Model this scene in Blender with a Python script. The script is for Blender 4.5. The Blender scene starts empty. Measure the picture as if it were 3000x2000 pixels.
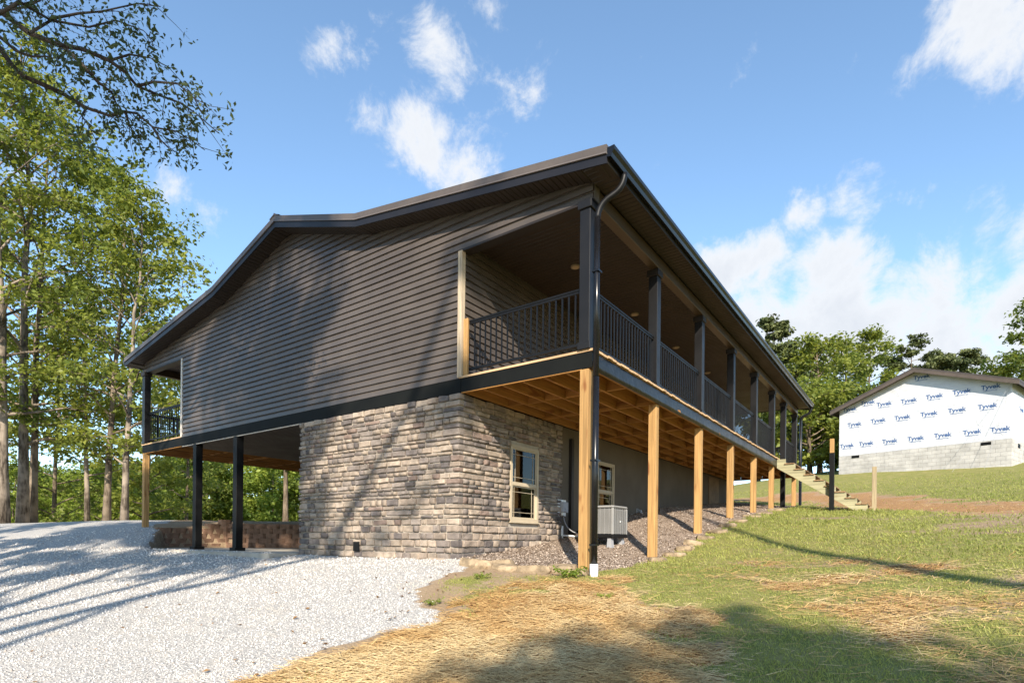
import bpy, math, random
import numpy as np
from mathutils import Vector, Matrix, Euler

scene = bpy.context.scene
COL = scene.collection
RNG = np.random.default_rng(7)
random.seed(7)

# ------------------------------------------------------------------ camera
F_PX, HZ_PX, YAW, ROLL, EYE = 1657.5, 1582.6, math.radians(35.926), 0.0101, 1.5
CAM = Vector((3.739, -7.022, EYE))
FWD = Vector((-math.sin(YAW), math.cos(YAW), 0)); RGT = Vector((math.cos(YAW), math.sin(YAW), 0)); UPV = Vector((0, 0, 1))
cam_data = bpy.data.cameras.new('camera'); cam = bpy.data.objects.new('camera', cam_data); COL.objects.link(cam)
cr = RGT * math.cos(ROLL) + UPV * math.sin(ROLL); cu = UPV * math.cos(ROLL) - RGT * math.sin(ROLL)
M = Matrix.Identity(4)
for i in range(3):
    M[i][0] = cr[i]; M[i][1] = cu[i]; M[i][2] = -FWD[i]; M[i][3] = CAM[i]
cam.matrix_world = M
cam_data.sensor_width = 36.0; cam_data.lens = 36.0 * F_PX / 3000.0
cam_data.shift_y = (HZ_PX - 1000.0) / 3000.0
cam_data.clip_start = 0.05; cam_data.clip_end = 3000
scene.camera = cam

# ------------------------------------------------------------------ sun + sky
SUN_TRAVEL = Vector((-1.0, 1.4, -0.95)).normalized()
SUN_DIR = -SUN_TRAVEL
SUN_EL = math.asin(SUN_DIR.z); SUN_AZ = math.atan2(SUN_DIR.x, SUN_DIR.y)
sl = bpy.data.lights.new('sun', 'SUN'); sl.energy = 5.0; sl.angle = math.radians(0.53); sl.color = (1.0, 0.90, 0.76)
so = bpy.data.objects.new('sun', sl); COL.objects.link(so); so.rotation_mode = 'QUATERNION'
so.rotation_quaternion = SUN_TRAVEL.to_track_quat('-Z', 'Y'); so.location = (20, -25, 25)

scene.view_settings.view_transform = 'Standard'; scene.view_settings.look = 'None'
scene.view_settings.gamma = 1.0; scene.view_settings.use_curve_mapping = False
scene.view_settings.exposure = 0.92
scene.cycles.use_denoising = True
scene.cycles.max_bounces = 6; scene.cycles.transparent_max_bounces = 12
scene.cycles.sample_clamp_indirect = 6.0


def pix_dir(x, y):
    a, b = x - 1500, y - HZ_PX
    u = math.cos(ROLL) * a + math.sin(ROLL) * b; w = -math.sin(ROLL) * a + math.cos(ROLL) * b
    return FWD + RGT * (u / F_PX) - UPV * (w / F_PX)


def pix_at(x, y, depth):
    return CAM + pix_dir(x, y) * depth


world = bpy.data.worlds.new('World'); scene.world = world; world.use_nodes = True
wt = world.node_tree; wt.nodes.clear()


def wn(kind, **kw):
    n = wt.nodes.new(kind)
    for k, v in kw.items():
        setattr(n, k, v)
    return n


w_out = wn('ShaderNodeOutputWorld'); w_bg = wn('ShaderNodeBackground')
sky = wn('ShaderNodeTexSky', sky_type='NISHITA', sun_disc=False, sun_elevation=SUN_EL, sun_rotation=SUN_AZ,
         air_density=1.0, dust_density=0.25, ozone_density=4.0, altitude=200)
w_sat = wn('ShaderNodeHueSaturation'); w_sat.inputs['Saturation'].default_value = 0.94; w_sat.inputs['Value'].default_value = 1.18; w_sat.inputs['Hue'].default_value = 0.492
wt.links.new(sky.outputs[0], w_sat.inputs['Color'])
geo = wn('ShaderNodeTexCoord')
DIRN = geo.outputs['Generated']


def wmath(op, a, b=None, clamp=False):
    n = wn('ShaderNodeMath', operation=op, use_clamp=clamp)
    for i, v in enumerate((a, b)):
        if v is None:
            continue
        if isinstance(v, (int, float)):
            n.inputs[i].default_value = v
        else:
            wt.links.new(v, n.inputs[i])
    return n.outputs[0]


# cloud layer: broken cumulus laid out by direction, edges torn by noise
sep = wn('ShaderNodeSeparateXYZ'); wt.links.new(DIRN, sep.inputs[0])
zden = wmath('ADD', wmath('MAXIMUM', sep.outputs[2], 0.0), 0.22)
px = wmath('DIVIDE', sep.outputs[0], zden); py = wmath('DIVIDE', sep.outputs[1], zden)
comb = wn('ShaderNodeCombineXYZ'); wt.links.new(px, comb.inputs[0]); wt.links.new(py, comb.inputs[1])
n1 = wn('ShaderNodeTexNoise'); n1.inputs['Scale'].default_value = 3.2; n1.inputs['Detail'].default_value = 3; n1.inputs['Roughness'].default_value = 0.58
n1.inputs['Distortion'].default_value = 0.25
wt.links.new(comb.outputs[0], n1.inputs['Vector'])
n2 = wn('ShaderNodeTexNoise'); n2.inputs['Scale'].default_value = 10.0; n2.inputs['Detail'].default_value = 8; n2.inputs['Roughness'].default_value = 0.66
n2.inputs['Distortion'].default_value = 0.25
wt.links.new(DIRN, n2.inputs['Vector'])
# (photo direction in pixels, radius in pixels, weight)
BLOBS = [(1385, 480, 135, .62), (1270, 415, 120, .52), (1190, 380, 110, .50), (1100, 340, 100, .44), (1290, 200, 140, .42), (1270, 110, 100, .34), (1000, 150, 110, .34), (1555, 310, 100, .36),
         (2900, 60, 200, .60), (2740, 160, 120, .44), (2840, 240, 110, .3), (2210, 160, 100, .3),
         (2360, 630, 90, .42), (2520, 590, 120, .46), (2640, 565, 80, .38), (2260, 735, 100, .42),
         (2130, 810, 140, .58), (2460, 790, 160, .6), (2880, 765, 80, .36),
         (2150, 960, 250, .60), (2420, 965, 230, .64), (2700, 975, 250, .70), (3010, 910, 280, .70),
         (565, 590, 100, .42), (440, 660, 130, .3), (20, 480, 120, .4), (1440, -10, 120, .3), (2900, 1080, 300, .5)]
acc = None
for bx_, by_, br_, bw_ in BLOBS:
    d = pix_dir(bx_, by_); ln = d.length; d = d.normalized()
    rad = br_ / F_PX / ln * 1.25
    vd = wn('ShaderNodeVectorMath', operation='DISTANCE'); wt.links.new(DIRN, vd.inputs[0]); vd.inputs[1].default_value = d
    mr = wn('ShaderNodeMapRange', interpolation_type='SMOOTHSTEP'); wt.links.new(vd.outputs['Value'], mr.inputs[0])
    mr.inputs[1].default_value = 0.0; mr.inputs[2].default_value = rad * 1.35; mr.inputs[3].default_value = bw_; mr.inputs[4].default_value = 0.0
    acc = mr.outputs[0] if acc is None else wmath('MAXIMUM', acc, mr.outputs[0])
nsum = wmath('ADD', wmath('MULTIPLY', n1.outputs[0], 0.12), wmath('MULTIPLY', n2.outputs[0], 1.38))
dens = wmath('ADD', nsum, acc)
cm = wn('ShaderNodeMapRange', interpolation_type='SMOOTHSTEP'); wt.links.new(dens, cm.inputs[0])
cm.inputs[1].default_value = 0.96; cm.inputs[2].default_value = 1.30; cm.inputs[3].default_value = 0.0; cm.inputs[4].default_value = 0.97
# faint grey in thick cloud
cs = wn('ShaderNodeMapRange'); wt.links.new(dens, cs.inputs[0]); cs.inputs[1].default_value = 1.15; cs.inputs[2].default_value = 1.6
cc = wn('ShaderNodeMix', data_type='RGBA'); wt.links.new(cs.outputs[0], cc.inputs[0])
cc.inputs[6].default_value = (3.75, 3.85, 4.0, 1); cc.inputs[7].default_value = (3.1, 3.25, 3.5, 1)
mixc = wn('ShaderNodeMix', data_type='RGBA'); wt.links.new(cm.outputs[0], mixc.inputs[0])
wt.links.new(w_sat.outputs[0], mixc.inputs[6]); wt.links.new(cc.outputs[2], mixc.inputs[7])
wt.links.new(mixc.outputs[2], w_bg.inputs['Color']); w_bg.inputs['Strength'].default_value = 0.135
wt.links.new(w_bg.outputs[0], w_out.inputs['Surface'])

# ------------------------------------------------------------------ materials
MATS = {}


class NT:
    def __init__(self, name):
        self.m = bpy.data.materials.new(name); self.m.use_nodes = True
        self.t = self.m.node_tree; self.t.nodes.clear()
        self.out = self.t.nodes.new('ShaderNodeOutputMaterial')

    def n(self, kind, **kw):
        n = self.t.nodes.new(kind)
        for k, v in kw.items():
            setattr(n, k, v)
        return n

    def set(self, sock, v):
        if hasattr(v, 'is_output'):
            self.t.links.new(v, sock)
        else:
            sock.default_value = v

    def math(self, op, a, b=0.0, clamp=False):
        n = self.n('ShaderNodeMath', operation=op, use_clamp=clamp); self.set(n.inputs[0], a); self.set(n.inputs[1], b); return n.outputs[0]

    def mix(self, f, a, b, blend='MIX'):
        n = self.n('ShaderNodeMix', data_type='RGBA', blend_type=blend)
        self.set(n.inputs[0], f)
        for s, v in ((n.inputs[6], a), (n.inputs[7], b)):
            self.set(s, v if hasattr(v, 'is_output') else (*v[:3], 1))
        return n.outputs[2]

    def pos(self, scale=(1, 1, 1)):
        g = self.n('ShaderNodeNewGeometry')
        if scale == (1, 1, 1):
            return g.outputs['Position']
        mp = self.n('ShaderNodeVectorMath', operation='MULTIPLY'); self.t.links.new(g.outputs['Position'], mp.inputs[0]); mp.inputs[1].default_value = scale
        return mp.outputs[0]

    def noise(self, vec, scale, detail=4, rough=.55, dist=0.0):
        n = self.n('ShaderNodeTexNoise'); self.t.links.new(vec, n.inputs['Vector']); n.inputs['Scale'].default_value = scale
        n.inputs['Detail'].default_value = detail; n.inputs['Roughness'].default_value = rough; n.inputs['Distortion'].default_value = dist
        return n.outputs[0]

    def ramp(self, v, lo, hi, a=0.0, b=1.0, smooth=True):
        n = self.n('ShaderNodeMapRange', interpolation_type='SMOOTHSTEP' if smooth else 'LINEAR'); self.set(n.inputs[0], v)
        n.inputs[1].default_value = lo; n.inputs[2].default_value = hi; n.inputs[3].default_value = a; n.inputs[4].default_value = b
        return n.outputs[0]

    def attr(self, name):
        return self.n('ShaderNodeAttribute', attribute_name=name).outputs['Fac']

    def bump(self, h, strength=.3, dist=.01):
        b = self.n('ShaderNodeBump'); b.inputs['Strength'].default_value = strength; b.inputs['Distance'].default_value = dist
        self.t.links.new(h, b.inputs['Height']); return b.outputs[0]

    def principled(self, color, rough=.7, spec=.3, metal=0.0, normal=None):
        p = self.n('ShaderNodeBsdfPrincipled'); self.set(p.inputs['Base Color'], color if hasattr(color, 'is_output') else (*color[:3], 1))
        self.set(p.inputs['Roughness'], rough); p.inputs['Specular IOR Level'].default_value = spec; p.inputs['Metallic'].default_value = metal
        if normal is not None:
            self.t.links.new(normal, p.inputs['Normal'])
        return p

    def done(self, shader):
        self.t.links.new(shader.outputs[0], self.out.inputs['Surface']); return self.m


def plain(name, col, var=.12, scale=3.0, rough=.6, spec=.3, bump=0.0, bscale=60, bdist=.004, rand=0.0, metal=0.0, stretch=(1, 1, 1)):
    if name in MATS:
        return MATS[name]
    t = NT(name); p = t.pos(stretch)
    n = t.noise(p, scale, 5)
    f = t.ramp(n, .3, .7)
    a = tuple(c * (1 - var) for c in col); b = tuple(min(1, c * (1 + var)) for c in col)
    c = t.mix(f, a, b)
    if rand > 0:
        oi = t.n('ShaderNodeObjectInfo')
        v = t.ramp(oi.outputs['Random'], 0, 1, 1 - rand, 1 + rand, False)
        hs = t.n('ShaderNodeHueSaturation'); t.set(hs.inputs['Value'], v); t.set(hs.inputs['Color'], c); c = hs.outputs[0]
    rr = t.ramp(n, .2, .8, max(.05, rough - .08), min(1, rough + .08))
    nrm = t.bump(t.noise(t.pos(stretch), bscale, 4), bump, bdist) if bump > 0 else None
    MATS[name] = t.done(t.principled(c, rr, spec, metal, nrm)); return MATS[name]


def wood(name, col, dark, axis, rough=.75, gs=22, rand=.1):
    if name in MATS:
        return MATS[name]
    t = NT(name); st = [gs, gs, gs]; st['xyz'.index(axis)] = .9
    g = t.noise(t.pos(tuple(st)), 1.0, 5, .6, .6)
    st2 = [7, 7, 7]; st2['xyz'.index(axis)] = 1.6
    k = t.noise(t.pos(tuple(st2)), 1.0, 2, .5)
    c = t.mix(t.ramp(g, .35, .68), col, tuple(x * .62 for x in col))
    c = t.mix(t.ramp(k, .60, .72), c, dark)
    oi = t.n('ShaderNodeObjectInfo'); v = t.ramp(oi.outputs['Random'], 0, 1, 1 - rand, 1 + rand, False)
    hs = t.n('ShaderNodeHueSaturation'); t.set(hs.inputs['Value'], v); t.set(hs.inputs['Color'], c)
    MATS[name] = t.done(t.principled(hs.outputs[0], rough, .25, 0, t.bump(g, .25, .004))); return MATS[name]


def leafmat(name, c1, c2, trans=.35, rough=.5):
    if name in MATS:
        return MATS[name]
    t = NT(name); g = t.n('ShaderNodeNewGeometry')
    r = g.outputs['Random Per Island']
    big = t.noise(t.pos(), .35, 3)
    f = t.math('ADD', t.math('MULTIPLY', r, .6), t.ramp(big, .35, .65, 0, .4))
    c = t.mix(f, c1, c2)
    p = t.principled(c, rough, .3)
    tr = t.n('ShaderNodeBsdfTranslucent'); t.set(tr.inputs[0], t.mix(.5, c, (c2[0] * 1.5, c2[1] * 1.5, c2[2] * .8)))
    mx = t.n('ShaderNodeMixShader'); mx.inputs[0].default_value = trans
    t.t.links.new(p.outputs[0], mx.inputs[1]); t.t.links.new(tr.outputs[0], mx.inputs[2])
    MATS[name] = t.done(mx); return MATS[name]


def bark(name, c1, c2):
    if name in MATS:
        return MATS[name]
    t = NT(name); v = t.noise(t.pos((14, 14, 2.5)), 1, 6, .65); b = t.noise(t.pos(), 1.1, 3)
    c = t.mix(t.ramp(v, .35, .65), c1, c2); c = t.mix(t.ramp(b, .45, .62, 0, .75), c, tuple(min(1, x * 1.7) for x in c2))
    MATS[name] = t.done(t.principled(c, .9, .1, 0, t.bump(v, .7, .03))); return MATS[name]


SIDING = plain('siding_vinyl', (.076, .062, .052), .12, 1.3, .40, .5, .25, 3.5, .01, rand=.05)
BROWN = plain('brown_metal', (.020, .016, .014), .10, 2, .45, .3, .05, 30, .002)
ROOFM = plain('roof_metal', (.085, .069, .058), .12, 2, .40, .5)
FASCIA = plain('fascia_metal', (.012, .0115, .014), .10, 2, .42, .3)
SOFFIT = plain('soffit_vinyl', (.030, .021, .015), .10, 1.5, .55, .35, rand=.05)
BLACKM = plain('black_metal', (.007, .007, .008), .2, 3, .26, .35)
BLACKP = plain('black_post', (.006, .006, .006), .2, 3, .55, .16)
BLACKB = plain('black_band', (.006, .0065, .006), .35, 1.2, .65, .12, .05, 5, .01)
FLASH = plain('flashing_black', (.008, .0085, .009), .3, 2, .34, .3, .5, 7, .02)
POSTM = plain('post_wrap', (.009, .0085, .009), .08, 2, .42, .28)
RAILM = plain('rail_black', (.005, .005, .0055), .1, 5, .45, .25)
PINE_Z = wood('pine_post', (.43, .25, .095), (.20, .08, .025), 'z')
PINE_Y = wood('pine_joist_long', (.40, .19, .052), (.22, .085, .025), 'y')
PINE_X = wood('pine_joist_cross', (.40, .19, .052), (.22, .085, .025), 'x')
DECKB = wood('deck_board', (.55, .36, .20), (.35, .2, .1), 'x')
TRIMW = wood('raw_trim', (.48, .39, .28), (.36, .26, .16), 'z')
STAIRW = wood('treated_stair', (.36, .33, .20), (.24, .20, .11), 'x')
TREADW = wood('treated_tread', (.30, .19, .10), (.2, .12, .06), 'y')
PARGE = plain('parged_wall', (.12, .10, .078), .12, 1.5, .9, .1, .2, 40)
CONC = plain('concrete', (.40, .36, .30), .15, 2.5, .85, .15, .15, 50)
MORTAR = plain('mortar', (.36, .315, .26), .12, 8, .95, .1, .5, 120)
VINYLW = plain('window_tan', (.42, .35, .25), .05, 3, .45, .4)
WHITEP = plain('white_pvc', (.78, .77, .73), .05, 4, .45, .4)
GREYB = plain('grey_box', (.30, .30, .31), .08, 4, .5, .4)
ACGREY = plain('ac_grey', (.25, .245, .235), .05, 4, .45, .4)
ACBACK = plain('ac_coil', (.12, .12, .12), .2, 60, .5, .4, metal=.4)
DARKIN = plain('dark_interior', (.03, .03, .028), .1, 2, .9, .1)
CURT = plain('room_wall', (.30, .32, .27), .1, 1, .9, .1)

STONE_COLS = [((.30, .242, .19), 6), ((.258, .206, .164), 6), ((.335, .272, .215), 4), ((.19, .158, .138), 5), ((.132, .113, .105), 3), ((.21, .155, .128), 2), ((.228, .19, .163), 5)]
STONEM = [plain('stone_%d' % i, c, .22, 9, .9, .12, .7, 55, .012, rand=.12) for i, (c, w) in enumerate(STONE_COLS)]
BLOCKM = plain('retaining_block', (.20, .122, .082), .25, 9, .95, .08, .8, 60, .012, rand=.07)
SLATE = plain('edging_stone', (.26, .195, .125), .4, 7, .9, .15, .6, 30, .02, rand=.2)


def glass_mat():
    t = NT('window_glass'); fr = t.n('ShaderNodeFresnel'); fr.inputs[0].default_value = 1.45
    tr = t.n('ShaderNodeBsdfTransparent'); tr.inputs[0].default_value = (.40, .46, .42, 1)
    gl = t.n('ShaderNodeBsdfGlossy'); gl.inputs['Roughness'].default_value = .02
    mx = t.n('ShaderNodeMixShader'); t.t.links.new(t.math('ADD', fr.outputs[0], .02), mx.inputs[0])
    t.t.links.new(tr.outputs[0], mx.inputs[1]); t.t.links.new(gl.outputs[0], mx.inputs[2])
    return t.done(mx)


GLASS = glass_mat()


def emit_free_lamp():
    return plain('lamp_lens', (.40, .31, .21), .02, 3, .4, .3)


# ------------------------------------------------------------------ mesh helpers
class MB:
    def __init__(self):
        self.v = []; self.f = []; self.mi = []

    def add(self, vs, fs, mi=0):
        o = len(self.v); self.v += [tuple(p) for p in vs]; self.f += [tuple(i + o for i in f) for f in fs]; self.mi += [mi] * len(fs); return self

    def box(self, a, b, mi=0):
        x0, y0, z0 = a; x1, y1, z1 = b
        return self.add([(x0, y0, z0), (x1, y0, z0), (x1, y1, z0), (x0, y1, z0), (x0, y0, z1), (x1, y0, z1), (x1, y1, z1), (x0, y1, z1)],
                        [(0, 3, 2, 1), (4, 5, 6, 7), (0, 1, 5, 4), (1, 2, 6, 5), (2, 3, 7, 6), (3, 0, 4, 7)], mi)

    def bar(self, p, q, w, h, up=(0, 0, 1), mi=0):
        p = Vector(p); q = Vector(q); d = (q - p).normalized(); s = d.cross(Vector(up)).normalized() * (w / 2); u = s.cross(d).normalized() * (h / 2)
        vs = []
        for c in (p, q):
            vs += [c - s - u, c + s - u, c + s + u, c - s + u]
        return self.add(vs, [(0, 1, 2, 3), (7, 6, 5, 4), (0, 4, 5, 1), (1, 5, 6, 2), (2, 6, 7, 3), (3, 7, 4, 0)], mi)

    def prism(self, poly, axis, a, b, mi=0):
        """poly in the two other axes, extruded along axis from a to b"""
        n = len(poly); vs = []
        for t in (a, b):
            for p in poly:
                if axis == 'y': vs.append((p[0], t, p[1]))
                elif axis == 'x': vs.append((t, p[0], p[1]))
                else: vs.append((p[0], p[1], t))
        fs = [tuple(range(n)), tuple(range(2 * n - 1, n - 1, -1))] + [(i, i + n, (i + 1) % n + n, (i + 1) % n) for i in range(n)]
        return self.add(vs, fs, mi)

    def tube(self, pts, rad, sides=8, cap=True, mi=0, squash=None):
        pts = [Vector(p) for p in pts]; n = len(pts); rad = rad if hasattr(rad, '__len__') else [rad] * n
        vs = []; ref = Vector((0, 0, 1))
        d0 = (pts[1] - pts[0]).normalized()
        if abs(d0.dot(ref)) > .95: ref = Vector((1, 0, 0))
        s = d0.cross(ref).normalized()
        for i in range(n):
            d = (pts[min(i + 1, n - 1)] - pts[max(i - 1, 0)]).normalized()
            s = (s - d * s.dot(d)).normalized(); u = d.cross(s)
            for k in range(sides):
                a = 2 * math.pi * k / sides
                vs.append(pts[i] + s * (math.cos(a) * rad[i]) + u * (math.sin(a) * rad[i]))
        fs = [(i * sides + k, i * sides + (k + 1) % sides, (i + 1) * sides + (k + 1) % sides, (i + 1) * sides + k) for i in range(n - 1) for k in range(sides)]
        if cap:
            fs += [tuple(range(sides - 1, -1, -1)), tuple((n - 1) * sides + k for k in range(sides))]
        return self.add(vs, fs, mi)

    def mesh(self, name, mats, smooth=False):
        me = bpy.data.meshes.new(name); me.from_pydata(self.v, [], self.f)
        for m in (mats if isinstance(mats, (list, tuple)) else [mats]):
            me.materials.append(m)
        if max(self.mi, default=0) > 0:
            me.polygons.foreach_set('material_index', self.mi)
        if smooth:
            me.polygons.foreach_set('use_smooth', [True] * len(me.polygons))
        me.update(); return me

    def build(self, name, mats, parent=None, smooth=False, loc=None, bevel=0.0):
        o = bpy.data.objects.new(name, self.mesh(name, mats, smooth)); COL.objects.link(o)
        if parent is not None: o.parent = parent
        if loc is not None: o.location = loc
        if bevel > 0:
            m = o.modifiers.new('soft_edge', 'BEVEL'); m.width = bevel; m.segments = 1; m.limit_method = 'ANGLE'
        return o


def inst(name, mesh, parent, loc, rotz=0.0, scale=(1, 1, 1), rot=None):
    o = bpy.data.objects.new(name, mesh); COL.objects.link(o)
    if parent is not None: o.parent = parent
    o.location = loc; o.rotation_euler = rot if rot is not None else (0, 0, rotz); o.scale = scale
    return o


def tag(o, label=None, cat=None, group=None, kind=None):
    if label: o['label'] = label
    if cat: o['category'] = cat
    if group: o['group'] = group
    if kind: o['kind'] = kind
    return o


def empty(name, loc, label, cat, group=None):
    o = bpy.data.objects.new(name, None); COL.objects.link(o); o.location = loc; o.empty_display_size = .2
    return tag(o, label, cat, group)


def part(name, parent, loc=(0, 0, 0)):
    """an Empty that gathers sub-parts under a thing"""
    o = bpy.data.objects.new(name, None); COL.objects.link(o); o.parent = parent; o.location = loc; o.empty_display_size = .1; return o


def np_mesh(name, V, Fq, mat, smooth=False):
    """V (n,3), Fq (m,k) all faces with k corners"""
    me = bpy.data.meshes.new(name); nv, (nf, k) = len(V), Fq.shape
    me.vertices.add(nv); me.vertices.foreach_set('co', np.ascontiguousarray(V, np.float32).ravel())
    me.loops.add(nf * k); me.loops.foreach_set('vertex_index', np.ascontiguousarray(Fq, np.int32).ravel())
    me.polygons.add(nf); me.polygons.foreach_set('loop_start', np.arange(0, nf * k, k, dtype=np.int32))
    if smooth:
        me.polygons.foreach_set('use_smooth', np.ones(nf, bool))
    me.update(calc_edges=True); me.materials.append(mat); return me


# ------------------------------------------------------------------ terrain
CP = np.array([(0, 0, 1.05), (0, 2.3, 1.21), (0, 4.7, 1.64), (0, 7, 2.06), (0, 9.3, 2.29), (0, 11.6, 2.52), (0, 16.7, 2.9),
    (-2.44, 0, 1.2), (-2.44, 3.2, 1.55), (-2.44, 8, 2.4), (-2.44, 16, 3.1), (-3.2, -.1, 1.15), (-6.8, -.1, 1.15), (-9.5, -.2, 1.17), (-11.5, -.3, 1.22), (-14.3, -.1, 1.74), (-13., -1., 1.25),
    (-9.5, -1.2, 1.1), (-12, -1.3, 1.17),
    (-28, -.3, 2.0), (-20, -1, 1.9), (-20, 6, 2.05), (-14.5, 3, 2.0), (-13, 5, 2.05),
    (3.74, -7, 0.0), (-2.9, -5.6, .25), (-10.8, -4, .62), (-16, -6, .8), (-30, -14, .6), (-22, -4, 1.4),
    (8, -6, .2), (8, 0, 1.25), (9, 8, 2.3), (7.17, 28.8, 5.28), (-.25, 31.2, 5.6), (12, 18, 3.75), (20, 20, 4.3), (20, 0, 1.4), (0, 25, 4.25), (20, 40, 7), (0, 50, 8), (-10, 30, 4.6), (-20, 20, 2.8), (-10, 20, 3.3), (30, 30, 5.4), (4, 4, 1.62),
    (2.5, 12.3, 2.47), (5, 11, 2.45), (3, 17, 3.1),
    (-30, 25, 1.8), (-50, 40, -1), (-80, 30, -5), (-80, 0, -6), (-60, -30, -5), (-45, 0, -.5), (-35, 0, 1.3), (-60, 80, 0), (0, 90, 11), (60, 60, 9), (60, 0, 2),
    (3, -20, -1.8), (10, -30, -3), (-15, -25, -1.6), (40, -30, -2), (-40, -60, -6), (40, -70, -7)], float)


def _k(r2): return 0.5 * r2 * np.log(r2 + 1e-9)


_n = len(CP); _A = np.zeros((_n + 3, _n + 3)); _A[:_n, :_n] = _k(((CP[:, None, :2] - CP[None, :, :2]) ** 2).sum(-1)) + np.eye(_n) * .6
_A[:_n, _n] = 1; _A[:_n, _n + 1:] = CP[:, :2]; _A[_n:, :_n] = _A[:_n, _n:].T
_W = np.linalg.solve(_A, np.concatenate([CP[:, 2], np.zeros(3)]))


def inpoly(x, y, poly):
    c = np.zeros(np.shape(x), bool); n = len(poly)
    for i in range(n):
        x0, y0 = poly[i]; x1, y1 = poly[(i + 1) % n]
        c ^= ((y0 > y) != (y1 > y)) & (x < (x1 - x0) * (y - y0) / ((y1 - y0) if y1 != y0 else 1e-9) + x0)
    return c


def polydist(x, y, poly):
    """signed distance, positive inside"""
    d = np.full(np.shape(x), 1e9); n = len(poly)
    for i in range(n):
        x0, y0 = poly[i]; x1, y1 = poly[(i + 1) % n]; dx, dy = x1 - x0, y1 - y0
        t = np.clip(((x - x0) * dx + (y - y0) * dy) / (dx * dx + dy * dy + 1e-12), 0, 1)
        d = np.minimum(d, np.hypot(x - x0 - t * dx, y - y0 - t * dy))
    return np.where(inpoly(x, y, poly), d, -d)


def vnoise(x, y, s, seed=0):
    """cheap smooth value noise, about -1..1"""
    x = x / s; y = y / s; xi = np.floor(x).astype(np.int64); yi = np.floor(y).astype(np.int64); fx = x - xi; fy = y - yi
    fx = fx * fx * (3 - 2 * fx); fy = fy * fy * (3 - 2 * fy)

    def h(a, b):
        v = np.sin(a * 127.1 + b * 311.7 + seed * 74.7) * 43758.5453
        return (v - np.floor(v)) * 2 - 1
    return (h(xi, yi) * (1 - fx) + h(xi + 1, yi) * fx) * (1 - fy) + (h(xi, yi + 1) * (1 - fx) + h(xi + 1, yi + 1) * fx) * fy


CARPORT = [(-14.0, .35), (-14.0, 2.15), (-12.1, 3.75), (-9, 5.6), (-6.9, 5.6), (-6.9, -.75), (-12.4, -.75)]
MULCH_P = [(-2.44, -.02), (-1.6, .1), (-.9, .0), (-.2, -.1), (.1, .5), (.1, 1.8), (.12, 4), (.2, 6.5), (.2, 10.6), (.1, 16), (-2.44, 16)]


def tz(x, y):
    x = np.asarray(x, float); y = np.asarray(y, float); sh = x.shape; x = x.ravel(); y = y.ravel()
    cx = np.clip(x, -90, 70); cy = np.clip(y, -75, 95)
    o = _W[_n] + _W[_n + 1] * cx + _W[_n + 2] * cy
    for i in range(_n):
        o = o + _W[i] * _k((cx - CP[i, 0]) ** 2 + (cy - CP[i, 1]) ** 2)
    o = o + .018 * vnoise(x, y, .9, 3) + .008 * vnoise(x, y, .35, 5)
    o = np.where(inpoly(x, y, CARPORT), np.minimum(o, 1.12), o)
    return o.reshape(sh)


def tz1(x, y): return float(tz(np.array([x]), np.array([y]))[0])


GRAVEL_P = [(-6.8, .1), (-2.44, .1), (-2.07, .06), (-1.67, -.66), (-1.55, -1.3), (-1.35, -1.8), (-1.28, -2.1), (-.95, -2.28), (-.43, -2.56), (-.17, -2.79), (-.36, -3.3), (-.41, -3.85),
            (-.45, -4.23), (-.51, -4.64), (-.6, -6), (-1, -9), (-12, -14), (-34, -12), (-31, -4), (-27, 3), (-20, 4), (-14.3, .15), (-12.6, -.45), (-6.9, -.5)]
STRAW_P = [(-.75, -4.9), (-.62, -4.0), (-.5, -2.95), (-.4, -1.95), (-.2, -1.1), (.4, -.15), (1.0, -.6), (1.6, -1.4), (2.4, -1.95), (2.3, -3), (2.6, -3.5), (3.2, -6), (-.6, -7)]
STRAW2_P = [(2.1, 2.1), (3.74, 1.84), (4.9, .4), (6, -2.7), (5, -5), (3.6, -4), (3.3, -2.6), (2.9, -1.4), (2.4, -.4), (1.7, .4), (1.0, 1.3)]
FAR_P = [(-4, 21), (-1.0, 24), (2.6, 21), (5.4, 12.5), (9, 10), (14, 9), (14, 6.5), (6.5, 7.5), (4.6, 8.3), (3.4, 10.6), (2, 13), (0.6, 15.5), (0, 18), (-3, 18)]
PATCH_P = [(-1.75, -1.3), (-1.2, -.75), (-.3, -.45), (.15, -.6), (.0, -1.5), (-.25, -2.4), (-.75, -2.3), (-1.2, -2.1)]


def sstep(v, a, b):
    t = np.clip((v - a) / (b - a), 0, 1); return t * t * (3 - 2 * t)


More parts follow.
